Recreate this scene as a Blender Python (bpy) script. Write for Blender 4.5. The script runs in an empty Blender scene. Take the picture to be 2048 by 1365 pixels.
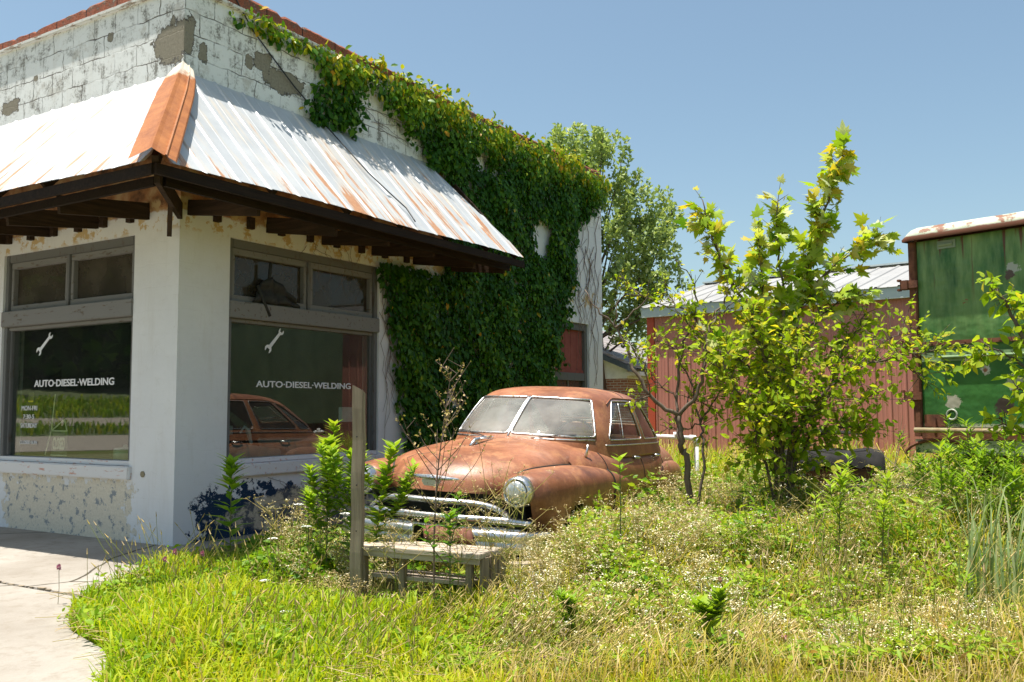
import bpy, bmesh, math, random
import numpy as np
from mathutils import Vector, Matrix
random.seed(7); rng = np.random.default_rng(11)
C = bpy.context.scene.collection
SC = bpy.context.scene
PI = math.pi

# ------------------------------------------------------------ camera
CAM_H = 1.5; FPX = 1810.0; CX, CY = 1024.0, 682.5
_yaw = math.radians(31.6); _pit = math.atan(135 / FPX); _rol = math.radians(0.28)
cF = np.array([-math.sin(_yaw) * math.cos(_pit), math.cos(_yaw) * math.cos(_pit), math.sin(_pit)])
_R = np.array([math.cos(_yaw), math.sin(_yaw), 0.0]); _U = np.cross(_R, cF)
cR = _R * math.cos(_rol) - _U * math.sin(_rol); cU = np.cross(cR, cF)
cO = np.array([0.0, 0.0, CAM_H])
cam_data = bpy.data.cameras.new("camera"); cam = bpy.data.objects.new("camera", cam_data); C.objects.link(cam)
cam.matrix_world = Matrix(((cR[0], cU[0], -cF[0], 0), (cR[1], cU[1], -cF[1], 0), (cR[2], cU[2], -cF[2], CAM_H), (0, 0, 0, 1)))
cam_data.sensor_width = 36; cam_data.lens = FPX / 2048 * 36
cam_data.clip_start = 0.05; cam_data.clip_end = 2000
SC.camera = cam

# ------------------------------------------------------------ light
L_TRAVEL = Vector((0.16, 0.11, -1.0)).normalized()      # the way the sunlight travels
to_sun = -L_TRAVEL
sun_el = math.asin(to_sun.z); sun_az = math.atan2(to_sun.x, to_sun.y)
w = bpy.data.worlds.new("World"); SC.world = w; w.use_nodes = True
wn = w.node_tree; wn.nodes.clear()
sky = wn.nodes.new("ShaderNodeTexSky"); sky.sky_type = 'NISHITA'; sky.sun_disc = False
sky.sun_elevation = sun_el; sky.sun_rotation = sun_az
sky.air_density = 1.0; sky.dust_density = 2.2; sky.ozone_density = 1.2; sky.altitude = 100
wbg = wn.nodes.new("ShaderNodeBackground"); wbg.inputs[1].default_value = 0.10
wo = wn.nodes.new("ShaderNodeOutputWorld")
tn = wn.nodes.new('ShaderNodeMix'); tn.data_type = 'RGBA'; tn.blend_type = 'MULTIPLY'; tn.inputs[0].default_value = 1; tn.inputs[7].default_value = (.96, 1.02, .92, 1)
wn.links.new(sky.outputs[0], tn.inputs[6]); wn.links.new(tn.outputs[2], wbg.inputs[0]); wn.links.new(wbg.outputs[0], wo.inputs[0])
sd = bpy.data.lights.new("sun", 'SUN'); sd.energy = 5.0; sd.angle = math.radians(0.5); sd.color = (1.0, 0.95, 0.86)
so = bpy.data.objects.new("sun", sd); C.objects.link(so); so.location = (0, 0, 30)
so.rotation_euler = Vector(L_TRAVEL).to_track_quat('-Z', 'Y').to_euler()
SC.view_settings.view_transform = 'Standard'; SC.view_settings.look = 'None'
SC.view_settings.exposure = 0.82; SC.view_settings.gamma = 1.0
SC.render.engine = 'CYCLES'
SC.cycles.max_bounces = 8; SC.cycles.transparent_max_bounces = 16; SC.cycles.caustics_reflective = False; SC.cycles.caustics_refractive = False

# ------------------------------------------------------------ small helpers
def ray(px, py): return cF + cR * (px - CX) / FPX - cU * (py - CY) / FPX
def at(px, py, d): return cO + ray(px, py) * d           # a point of the place at distance d
def on(px, py, ax, val):
    r = ray(px, py); return cO + r * ((val - cO[ax]) / r[ax])
def ground(px, py): return on(px, py, 2, 0.0)

def tag(o, label=None, cat=None, group=None, kind=None):
    if label: o['label'] = label
    if cat: o['category'] = cat
    if group: o['group'] = group
    if kind: o['kind'] = kind
    return o
def thing(name, label, cat, loc=(0, 0, 0), rotz=0, group=None):
    o = bpy.data.objects.new(name, None); C.objects.link(o)
    o.location = loc; o.rotation_euler = (0, 0, rotz); o.empty_display_size = 0.2
    return tag(o, label, cat, group)
def link(name, me, mats, parent=None):
    o = bpy.data.objects.new(name, me); C.objects.link(o)
    if not isinstance(mats, (list, tuple)): mats = [mats]
    for m in mats: me.materials.append(m)
    if parent is not None: o.parent = parent
    return o

class MB:
    """collects shapes, builds one mesh"""
    def __init__(s): s.v = []; s.f = []; s.mi = []; s.cur = 0
    def add(s, vs, fs):
        n = len(s.v); s.v += [tuple(map(float, p)) for p in vs]
        for f in fs: s.f.append(tuple(i + n for i in f)); s.mi.append(s.cur)
        return s
    def box(s, a, b):
        (x0, y0, z0), (x1, y1, z1) = a, b
        x0, x1 = min(x0, x1), max(x0, x1); y0, y1 = min(y0, y1), max(y0, y1); z0, z1 = min(z0, z1), max(z0, z1)
        return s.add([(x0, y0, z0), (x1, y0, z0), (x1, y1, z0), (x0, y1, z0), (x0, y0, z1), (x1, y0, z1), (x1, y1, z1), (x0, y1, z1)],
                     [(0, 3, 2, 1), (4, 5, 6, 7), (0, 1, 5, 4), (1, 2, 6, 5), (2, 3, 7, 6), (3, 0, 4, 7)])
    def bar(s, p, q, wd, ht, up=(0, 0, 1)):
        p, q = Vector(p), Vector(q); d = (q - p).normalized(); u = Vector(up)
        sd_ = d.cross(u).normalized() * wd / 2; uu = sd_.cross(d).normalized() * ht / 2
        vs = [p - sd_ - uu, p + sd_ - uu, p + sd_ + uu, p - sd_ + uu, q - sd_ - uu, q + sd_ - uu, q + sd_ + uu, q - sd_ + uu]
        return s.add(vs, [(0, 1, 2, 3), (7, 6, 5, 4), (0, 4, 5, 1), (1, 5, 6, 2), (2, 6, 7, 3), (3, 7, 4, 0)])
    def tube(s, pts, r, n=8, caps=True, flat=None):
        pts = [Vector(p) for p in pts]; m = len(pts)
        rs = r if isinstance(r, (list, tuple, np.ndarray)) else [r] * m
        ref = Vector((0, 0, 1)); vs = []; prev = None
        for i, p in enumerate(pts):
            t = (pts[min(i + 1, m - 1)] - pts[max(i - 1, 0)])
            t = t.normalized() if t.length > 1e-9 else Vector((0, 0, 1))
            if prev is None:
                a = t.cross(ref if abs(t.z) < .95 else Vector((1, 0, 0))).normalized()
            else:
                a = (prev - t * prev.dot(t))
                a = a.normalized() if a.length > 1e-9 else t.orthogonal().normalized()
            prev = a; b = t.cross(a)
            for k in range(n):
                an = 2 * PI * k / n
                vs.append(p + (a * math.cos(an) + b * math.sin(an) * (flat or 1)) * rs[i])
        fs = [(i * n + k, i * n + (k + 1) % n, (i + 1) * n + (k + 1) % n, (i + 1) * n + k) for i in range(m - 1) for k in range(n)]
        if caps: fs += [tuple(range(n))[::-1], tuple((m - 1) * n + k for k in range(n))]
        return s.add(vs, fs)
    def lathe(s, prof, o=(0, 0, 0), axis='z', n=24):
        vs = []
        for (r, h) in prof:
            for k in range(n):
                a = 2 * PI * k / n; c, q = r * math.cos(a), r * math.sin(a)
                p = {'z': (c, q, h), 'y': (c, h, q), 'x': (h, c, q)}[axis]
                vs.append((p[0] + o[0], p[1] + o[1], p[2] + o[2]))
        m = len(prof)
        fs = [(i * n + k, i * n + (k + 1) % n, (i + 1) * n + (k + 1) % n, (i + 1) * n + k) for i in range(m - 1) for k in range(n)]
        fs += [tuple(range(n))[::-1], tuple((m - 1) * n + k for k in range(n))]
        return s.add(vs, fs)
    def prism(s, poly, a, b, fn=None):
        """poly in 2D, extruded from a to b; fn(u,v,h)->xyz"""
        fn = fn or (lambda u, v, h: (u, v, h)); n = len(poly)
        vs = [fn(u, v, a) for u, v in poly] + [fn(u, v, b) for u, v in poly]
        fs = [tuple(range(n))[::-1], tuple(range(n, 2 * n))] + [(i, (i + 1) % n, n + (i + 1) % n, n + i) for i in range(n)]
        return s.add(vs, fs)
    def build(s, name, mats, parent=None, smooth=False, bevel=0, fixn=True):
        me = bpy.data.meshes.new(name); me.from_pydata(s.v, [], s.f)
        for p, i in zip(me.polygons, s.mi): p.material_index = i
        if fixn or bevel:
            bm = bmesh.new(); bm.from_mesh(me)
            if fixn: bmesh.ops.recalc_face_normals(bm, faces=bm.faces)
            if bevel:
                es = [e for e in bm.edges if len(e.link_faces) == 2 and e.calc_face_angle(0) > .6]
                bmesh.ops.bevel(bm, geom=es, offset=bevel, segments=2, affect='EDGES', clamp_overlap=True)
            bm.to_mesh(me); bm.free()
        if smooth:
            for p in me.polygons: p.use_smooth = True
        return link(name, me, mats, parent)

def np_mesh(name, V, F, mats, parent=None, tint=None, smooth=False, tint2=None):
    """fast mesh from arrays; F is (m,k)"""
    me = bpy.data.meshes.new(name); V = np.asarray(V, np.float32).reshape(-1, 3); F = np.asarray(F, np.int32)
    k = F.shape[1]; m = len(F)
    me.vertices.add(len(V)); me.vertices.foreach_set("co", V.ravel())
    me.loops.add(m * k); me.loops.foreach_set("vertex_index", F.ravel())
    me.polygons.add(m); me.polygons.foreach_set("loop_start", np.arange(0, m * k, k, dtype=np.int32))
    me.polygons.foreach_set("loop_total", np.full(m, k, np.int32))
    if smooth: me.polygons.foreach_set("use_smooth", np.ones(m, bool))
    me.update(calc_edges=True)
    for nm, arr in (("tint", tint), ("kindmix", tint2)):
        if arr is not None:
            a = me.attributes.new(nm, 'FLOAT', 'POINT'); a.data.foreach_set("value", np.asarray(arr, np.float32))
    return link(name, me, mats, parent)

def nrm(a): return a / np.maximum(np.linalg.norm(a, axis=-1, keepdims=True), 1e-9)
def rnd_unit(n):
    v = rng.normal(size=(n, 3)); return nrm(v)

# leaf shapes: vertices (side, along, up), triangles
LEAF4 = (np.array([(0, 0, 0), (-.3, .45, .08), (0, 1, -.06), (.3, .45, .08)]), np.array([(0, 2, 1), (0, 3, 2)]))
LANCE = (np.array([(0, 0, 0), (-.12, .4, .04), (0, 1, -.12), (.12, .4, .04), (0, .5, 0)]), np.array([(0, 4, 1), (1, 4, 2), (0, 3, 4), (4, 3, 2)]))
OVAL = (np.array([(0, 0, 0), (-.25, .25, .05), (-.27, .6, .04), (0, 1, -.1), (.27, .6, .04), (.25, .25, .05), (0, .45, 0)]),
        np.array([(0, 6, 1), (1, 6, 2), (2, 6, 3), (0, 5, 6), (5, 4, 6), (4, 3, 6)]))
_mp = [(0, 0), (-.16, .08), (-.42, .02), (-.34, .2), (-.56, .36), (-.36, .4), (-.44, .66), (-.2, .52), (-.14, .74), (0, 1.05), (.14, .74), (.2, .52), (.44, .66), (.36, .4), (.56, .36), (.34, .2), (.42, .02), (.16, .08)]
MAPLE = (np.array([(x, y, -.12 * abs(x) - .1 * y * y) for x, y in _mp] + [(0, .35, .02)]),
         np.array([(i, (i + 1) % len(_mp), len(_mp)) for i in range(len(_mp))]))
def leaves(P, D, Nn, S, shape):
    """P base, D direction of the leaf, Nn facing, S size -> V, F"""
    sh, tr = shape; D = nrm(D); Sd = nrm(np.cross(D, Nn)); Up = np.cross(Sd, D)
    S = np.asarray(S).reshape(-1, 1, 1)
    V = P[:, None] + S * (sh[None, :, 0:1] * Sd[:, None] + sh[None, :, 1:2] * D[:, None] + sh[None, :, 2:3] * Up[:, None])
    F = tr[None] + (np.arange(len(P)) * len(sh))[:, None, None]
    return V.reshape(-1, 3), F.reshape(-1, 3)
def leafmix(parts):
    """[(V,F,tint)] -> V,F,T"""
    Vs, Fs, Ts = [], [], []; n = 0
    for V, F, T in parts:
        Vs.append(V); Fs.append(F + n); Ts.append(T); n += len(V)
    return np.vstack(Vs), np.vstack(Fs), np.concatenate(Ts)
def ribbons(P, Hd, bend, Hh, W, az):
    """grass blades: base P, height Hh, horizontal bend, width W, lean azimuth az"""
    n = len(P); d = np.stack([np.cos(az), np.sin(az), np.zeros(n)], 1); fz = az + PI / 2 + rng.uniform(-1, 1, n)
    s = np.stack([np.cos(fz), np.sin(fz), np.zeros(n)], 1) * (W / 2)[:, None]
    up = np.array([0, 0, 1.0]); b = (bend * Hh)[:, None] * d
    m1 = P + up * (Hh * .45)[:, None] + b * .22; m2 = P + up * (Hh * .82)[:, None] + b * .62; tp = P + up * (Hh * (1 - .25 * bend))[:, None] + b * 1.1
    V = np.stack([P - s, P + s, m1 - s * .9, m1 + s * .9, m2 - s * .6, m2 + s * .6, tp], 1).reshape(-1, 3)
    t = np.array([(0, 1, 3), (0, 3, 2), (2, 3, 5), (2, 5, 4), (4, 5, 6)])
    F = (t[None] + (np.arange(n) * 7)[:, None, None]).reshape(-1, 3)
    return V, F
def prisms(A, B, ra, rb):
    """three-sided stems from A to B"""
    n = len(A); t = nrm(B - A); a = nrm(np.cross(t, np.array([.31, .77, .2]))); b = np.cross(t, a)
    ra = np.broadcast_to(ra, n)[:, None]; rb = np.broadcast_to(rb, n)[:, None]; V = []
    for P, r in ((A, ra), (B, rb)):
        for k in range(3):
            an = 2 * PI * k / 3; V.append(P + (a * math.cos(an) + b * math.sin(an)) * r)
    V = np.stack(V, 1).reshape(-1, 3)
    t_ = np.array([(0, 1, 4), (0, 4, 3), (1, 2, 5), (1, 5, 4), (2, 0, 3), (2, 3, 5)])
    return V, (t_[None] + (np.arange(n) * 6)[:, None, None]).reshape(-1, 3)
def spl(xs, ys, x):
    """smooth interpolation (monotone-ish cubic)"""
    xs = np.asarray(xs, float); ys = np.asarray(ys, float); x = np.clip(np.asarray(x, float), xs[0], xs[-1])
    d = np.diff(ys) / np.diff(xs); m = np.concatenate([[d[0]], (d[:-1] + d[1:]) / 2, [d[-1]]])
    m[1:-1] = np.where(d[:-1] * d[1:] <= 0, 0, m[1:-1])
    i = np.clip(np.searchsorted(xs, x) - 1, 0, len(xs) - 2); h = xs[i + 1] - xs[i]; t = (x - xs[i]) / h
    return (2 * t**3 - 3 * t**2 + 1) * ys[i] + (t**3 - 2 * t**2 + t) * h * m[i] + (-2 * t**3 + 3 * t**2) * ys[i + 1] + (t**3 - t**2) * h * m[i + 1]

# ------------------------------------------------------------ materials
class NT:
    def __init__(s, name):
        s.m = bpy.data.materials.new(name); s.m.use_nodes = True; s.t = s.m.node_tree; s.t.nodes.clear()
        s.out = s.t.nodes.new("ShaderNodeOutputMaterial"); s.tc = None
    def n(s, typ, ins=None, **kw):
        nd = s.t.nodes.new(typ)
        for k, v in kw.items(): setattr(nd, k, v)
        for k, v in (ins or {}).items(): s.set(nd.inputs[k], v)
        return nd
    def set(s, sock, v):
        if isinstance(v, bpy.types.NodeSocket): s.t.links.new(v, sock)
        elif isinstance(v, (tuple, list)) and sock.type == 'RGBA' and len(v) == 3: sock.default_value = (*v, 1)
        else: sock.default_value = v
    def obj(s):
        if not s.tc: s.tc = s.n("ShaderNodeTexCoord")
        return s.tc.outputs['Object']
    def xyz(s, v=None):
        q = s.n("ShaderNodeSeparateXYZ", {0: v or s.obj()}); return q.outputs[0], q.outputs[1], q.outputs[2]
    def comb(s, x, y, z): return s.n("ShaderNodeCombineXYZ", {0: x, 1: y, 2: z}).outputs[0]
    def scale(s, v, sc): return s.n("ShaderNodeMapping", {'Vector': v, 'Scale': sc}).outputs[0]
    def noise(s, sc, v=None, det=6, rough=.6, dist=0):
        return s.n("ShaderNodeTexNoise", {'Vector': v or s.obj(), 'Scale': sc, 'Detail': det, 'Roughness': rough, 'Distortion': dist}).outputs[0]
    def voro(s, sc, v=None, feat='F1', out=0, rnd=1):
        return s.n("ShaderNodeTexVoronoi", {'Vector': v or s.obj(), 'Scale': sc, 'Randomness': rnd}, feature=feat).outputs[out]
    def math(s, op, a, b=0.0, c=None):
        nd = s.n("ShaderNodeMath", {0: a, 1: b}, operation=op)
        if c is not None: s.set(nd.inputs[2], c)
        return nd.outputs[0]
    def step(s, v, a, b):   # 0 below a, 1 above b
        nd = s.n("ShaderNodeMapRange", {0: v, 1: a, 2: b, 3: 0.0, 4: 1.0}, clamp=True); return nd.outputs[0]
    def ramp(s, f, stops):
        nd = s.n("ShaderNodeValToRGB", {0: f}); cr = nd.color_ramp
        while len(cr.elements) < len(stops): cr.elements.new(.5)
        for e, (p, c) in zip(cr.elements, stops): e.position = p; e.color = (*c, 1)
        return nd.outputs[0]
    def mix(s, f, a, b, bt='MIX'):
        nd = s.n("ShaderNodeMix", data_type='RGBA', blend_type=bt)
        s.set(nd.inputs[0], f); s.set(nd.inputs[6], a); s.set(nd.inputs[7], b); return nd.outputs[2]
    def bump(s, h, st=.3, d=.01, nrm_=None):
        nd = s.n("ShaderNodeBump", {'Height': h, 'Strength': st, 'Distance': d})
        if nrm_ is not None: s.set(nd.inputs['Normal'], nrm_)
        return nd.outputs[0]
    def attr(s, name): return s.n("ShaderNodeAttribute", attribute_name=name).outputs['Fac']
    def bsdf(s, col, rough=.8, metal=0.0, normal=None, spec=.5):
        nd = s.n("ShaderNodeBsdfPrincipled", {'Base Color': col, 'Roughness': rough, 'Metallic': metal, 'Specular IOR Level': spec})
        if normal is not None: s.set(nd.inputs['Normal'], normal)
        return nd.outputs[0]
    def done(s, sh): s.t.links.new(sh, s.out.inputs[0]); return s.m
    def mixsh(s, f, a, b):
        nd = s.n("ShaderNodeMixShader"); s.set(nd.inputs[0], f); s.t.links.new(a, nd.inputs[1]); s.t.links.new(b, nd.inputs[2]); return nd.outputs[0]

def simple(name, a, b=None, sc=8, rough=.8, metal=0, bump=.2, spec=.5, det=6, stretch=None):
    t = NT(name); v = t.obj()
    if stretch: v = t.scale(v, stretch)
    n = t.noise(sc, v, det)
    col = t.ramp(n, [(.3, a), (.7, b or tuple(min(1, c * 1.35) for c in a))])
    return t.done(t.bsdf(col, rough, metal, t.bump(n, bump, .01) if bump else None, spec))

def leafmat(name, stops, trans=.35, rough=.6, spec=.16, tmul=1.3):
    """foliage: hue from the per-leaf attribute, part of the light passes through the leaf"""
    t = NT(name); c = t.ramp(t.attr("tint"), stops)
    n = t.noise(3.0, det=2); c = t.mix(t.step(n, .3, .75), c, t.mix(1.0, c, (1.2, 1.1, .75), 'MULTIPLY'))
    b = t.bsdf(c, rough, 0, None, spec)
    tc = t.mix(1.0, c, (tmul * 1.05, tmul * 1.05, tmul * .45), 'MULTIPLY')
    tr = t.n("ShaderNodeBsdfTranslucent", {0: tc}).outputs[0]
    return t.done(t.mixsh(trans, b, tr))

M = {}
def wood(name, a, b, dark=(.03, .02, .012), axis=2, rough=.85, amt=.5):
    t = NT(name); sc = [14, 14, 14]; sc[axis] = .8
    g = t.noise(2.2, t.scale(t.obj(), tuple(sc)), 8, .65); n2 = t.noise(2.5, det=4)
    c = t.ramp(g, [(.25, a), (.75, b)]); c = t.mix(t.math('MULTIPLY', t.step(n2, .5, .75), amt), c, dark)
    return t.done(t.bsdf(c, rough, 0, t.bump(g, .6, .006), .2))
M['wood_x'] = wood('weathered_wood_x', (.30, .24, .185), (.58, .50, .40), axis=0, amt=.2)
M['wood_z'] = wood('weathered_wood_z', (.17, .125, .09), (.36, .30, .22), axis=2, amt=.2)
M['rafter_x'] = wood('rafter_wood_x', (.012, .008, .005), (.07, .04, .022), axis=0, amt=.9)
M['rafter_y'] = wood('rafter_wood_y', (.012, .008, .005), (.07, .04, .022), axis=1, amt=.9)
M['fascia'] = wood('shade_dark_fascia_wood', (.006, .004, .003), (.03, .018, .011), axis=1, amt=.6)  # eave shade painted into the wood colour of the beams
M['black'] = simple('black_rubber', (.012, .012, .013), (.03, .03, .03), rough=.6)
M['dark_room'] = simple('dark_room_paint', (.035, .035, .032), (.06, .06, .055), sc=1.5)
M['white_paint'] = simple('chalky_white_paint', (.62, .62, .60), (.78, .78, .76), sc=5, rough=.7)
M['pvc'] = simple('white_plastic_pipe', (.75, .75, .75), (.85, .85, .84), rough=.4, bump=0)
M['lettering'] = simple('white_vinyl_lettering', (.72, .72, .72), (.82, .82, .82), rough=.5, bump=0)

def peel(name, base, under, th=.56, axis=2):   # flaking paint over weathered wood
    t = NT(name); sc = [5, 5, 5]; sc[axis] = 1.2
    n = t.noise(4.0, t.scale(t.obj(), tuple(sc)), 8, .7); n2 = t.noise(22.0, det=4)
    f = t.step(t.math('ADD', n, t.math('MULTIPLY', n2, .15)), th, th + .04)
    c = t.mix(f, base, t.ramp(n2, [(.3, under), (.7, tuple(min(1, k * 1.7) for k in under))]))
    return t.done(t.bsdf(c, .8, 0, t.bump(t.math('SUBTRACT', 1.0, f), .5, .004), .25))
M['frame_v'] = peel('flaking_grey_frame_v', (.15, .15, .145), (.09, .075, .06), .66, 2)
M['frame_h'] = peel('flaking_grey_frame_h', (.21, .205, .195), (.10, .08, .06), .66, 0)
M['sill'] = peel('flaking_white_sill', (.70, .69, .68), (.42, .25, .20), .66, 0)

def glass(name, refl=.9, tintc=(.8, .86, .82), dust=0.0, ior=1.9, dustc=(.7, .7, .66)):
    t = NT(name)
    ge = t.n("ShaderNodeNewGeometry"); dt = t.n("ShaderNodeVectorMath", {0: ge.outputs['Normal'], 1: ge.outputs['Incoming']}, operation='DOT_PRODUCT').outputs['Value']
    f0 = ((ior - 1) / (ior + 1))**2; fr = t.math('ADD', f0, t.math('MULTIPLY', 1 - f0, t.math('POWER', t.math('SUBTRACT', 1.0, t.math('ABSOLUTE', dt)), 5.0)))
    gl = t.n("ShaderNodeBsdfGlossy", {'Color': (refl, refl, refl), 'Roughness': .015}).outputs[0]
    tr = t.n("ShaderNodeBsdfTransparent", {'Color': tintc}).outputs[0]
    s = t.mixsh(fr, tr, gl)
    if dust:
        n = t.noise(2.2, det=5); df = t.mixsh(.3, t.bsdf(dustc, .6, 0, None, .6), t.n('ShaderNodeBsdfTranslucent', {0: dustc}).outputs[0])
        s = t.mixsh(t.math('MULTIPLY', t.math('ADD', t.step(n, .25, .8), .35), dust), s, df)
    return t.done(s)
M['shop_glass'] = glass('dusty_shop_glass', .85, (.80, .85, .81), .02, 2.0)
M['upper_glass'] = glass('grimy_upper_glass', .8, (.45, .45, .4), .62, 1.6, (.13, .105, .07))
# ------------------------------------------------------------ the setting
X0, Y0 = -8.308, 6.502
def ground_mat():
    t = NT('soil_and_thatch'); n = t.noise(1.3, det=8); n2 = t.noise(24.0, det=6)
    c = t.ramp(n2, [(.3, (.07, .075, .022)), (.55, (.15, .14, .045)), (.75, (.30, .24, .12))])
    c = t.mix(t.step(n, .45, .65), c, (.10, .15, .03))
    return t.done(t.bsdf(c, .95, 0, t.bump(n2, .8, .03), .1))
def ground_sheet():
    xs = np.unique(np.concatenate([np.linspace(-400, -20, 20), np.linspace(-20, 12, 90), np.linspace(12, 400, 20)]))
    ys = np.unique(np.concatenate([np.linspace(-200, -2, 20), np.linspace(-2, 30, 90), np.linspace(30, 500, 20)]))
    X, Y = np.meshgrid(xs, ys, indexing='ij')
    near = (np.abs(X + 2) < 14) & (Y > 0) & (Y < 26) & ~((X < -4.2) & (Y < 7)) & ~(X < -7)
    Z = np.where(near, .02 * np.sin(X * 2.1 + 1) * np.cos(Y * 1.7) + .012 * np.sin(X * 5 + Y * 4), 0)
    n, m = X.shape; I = np.arange(n * m).reshape(n, m)
    F = np.stack([I[:-1, :-1], I[1:, :-1], I[1:, 1:], I[:-1, 1:]], -1).reshape(-1, 4)
    return tag(np_mesh('ground', np.stack([X, Y, Z], -1).reshape(-1, 3), F, ground_mat(), smooth=True), kind='structure')
ground_sheet()

def concrete_mat():
    t = NT('worn_concrete'); n = t.noise(.9, det=8); n2 = t.noise(9.0, det=8, rough=.7); n3 = t.noise(60.0, det=4)
    c = t.ramp(n, [(.3, (.24, .21, .175)), (.7, (.37, .34, .30))])
    c = t.mix(t.math('MULTIPLY', t.step(n2, .50, .66), .55), c, (.22, .185, .145))
    c = t.mix(t.math('MULTIPLY', t.step(n3, .5, .8), .25), c, (.43, .40, .36))
    v = t.n("ShaderNodeTexVoronoi", {'Vector': t.n("ShaderNodeVectorMath", {0: t.obj(), 1: t.n("ShaderNodeTexNoise", {'Scale': 1.6, 'Detail': 6.0}).outputs[1]}, operation='ADD').outputs[0], 'Scale': .28}, feature='DISTANCE_TO_EDGE').outputs[0]
    crack = t.math('SUBTRACT', 1.0, t.step(v, .002, .006))
    c = t.mix(crack, c, (.06, .05, .035))
    return t.done(t.bsdf(c, .9, 0, t.bump(t.math('SUBTRACT', n3, t.math('MULTIPLY', crack, 2.0)), .3, .01), .2))
pad_edge = [(-8.35, 10), (-8.0, 6.9), (-7.75, 6.3), (-7.3, 5.7), (-6.95, 5.1), (-6.75, 4.55), (-6.55, 4.2), (-6.2, 3.95), (-5.7, 3.75), (-5.2, 3.55), (-4.8, 3.35), (-4.5, 3.15), (-4.1, 2.8), (-3.3, 2.3), (-2, 1.4), (0, .2), (2, -1.2), (6, -3.5)]
pe = [(x + .05 * math.sin(i * 2.3), y + .05 * math.cos(i * 1.9)) for i, (x, y) in enumerate(pad_edge)]
def slab(poly, name, seam):
    mb = MB(); mb.prism(poly, -.15, .035); o = mb.build(name, concrete_mat(), bevel=.008); return tag(o, kind='structure')
# near slab and far slab, parted by the crumbling joint along y = 4.4
far = [(-8.35, 10), (-24, 10), (-24, 4.42), (-6.68, 4.42)] + pe[1:5][::-1]
far = [(-8.35, 10), (-24, 10), (-24, 4.43), (-6.72, 4.43)] + pe[1:5][::-1]
slab(far, 'concrete_apron_far', 0)
nearp = [(-24, 4.40), (-24, -3.5), (6, -3.5)] + pe[6:-1][::-1] + [(-6.70, 4.40)]
slab(nearp, 'concrete_apron', 0)
mb = MB()
for i in range(46):
    x = -12 + i * .12 + random.uniform(-.03, .03); r = random.uniform(.012, .03)
    a0 = random.uniform(0, 6)
    mb.prism([(x + r * 1.8 * math.cos(a0 + k), 4.42 + .02 * math.sin(i) + r * math.sin(a0 + k)) for k in np.linspace(0, 5.2, 6)], .0, .036 + r * .3)
tag(mb.build('joint_gravel', simple('joint_gravel', (.16, .12, .08), (.34, .28, .2), 30)), kind='structure')

# road across the way (seen mirrored in the shop windows)
def strip(name, d0, d1, mat, z):
    o = np.array([0, 13.0]); u = np.array([-.935, -.599]); s_ = np.array([-.599, .935]); vs = []
    for k in range(41):
        q = -70 + k * 3.5; wob = .8 * math.sin(k * .7)
        for d in (d0, d1):
            p = o + u * (d + wob) + s_ * q
            vs.append((p[0], p[1], z))
    fs = [(2 * k, 2 * k + 2, 2 * k + 3, 2 * k + 1) for k in range(40)]
    m_ = MB(); m_.add(vs, fs); return tag(m_.build(name, mat), kind='structure')
gravel = simple('pale_gravel', (.24, .20, .16), (.40, .34, .28), 3, bump=.5)
strip('road', 33, 53, gravel, .012)
def bank_z(d): return float(np.interp(d, [53.5, 62, 86, 110], [-.02, 1.15, 3.8, 4.2]))
def bank_strip(name, d0, d1, n, mat, dz):
    o = np.array([0, 13.0]); u = np.array([-.935, -.599]); s_ = np.array([-.599, .935]); vs = []
    for k in range(51):
        q = -90 + k * 4
        for j in range(n + 1):
            d = d0 + (d1 - d0) * j / n; p = o + u * (d + .8 * math.sin(k * .6)) + s_ * q; vs.append((p[0], p[1], bank_z(d) + dz))
    m_ = MB(); m_.add(vs, [(k * (n + 1) + j, (k + 1) * (n + 1) + j, (k + 1) * (n + 1) + j + 1, k * (n + 1) + j + 1) for k in range(50) for j in range(n)]); return tag(m_.build(name, mat, smooth=True), kind='structure')
bank_strip('bank', 53.5, 110, 16, simple('bank_soil', (.05, .07, .02), (.10, .13, .03), 2, bump=.4), 0); bank_strip('gravel_drive', 57, 60.5, 2, gravel, .06)
strip('verge', 22.5, 30.2, simple('short_verge_grass', (.10, .12, .03), (.22, .19, .07), 6, bump=.6), .006)

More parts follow.
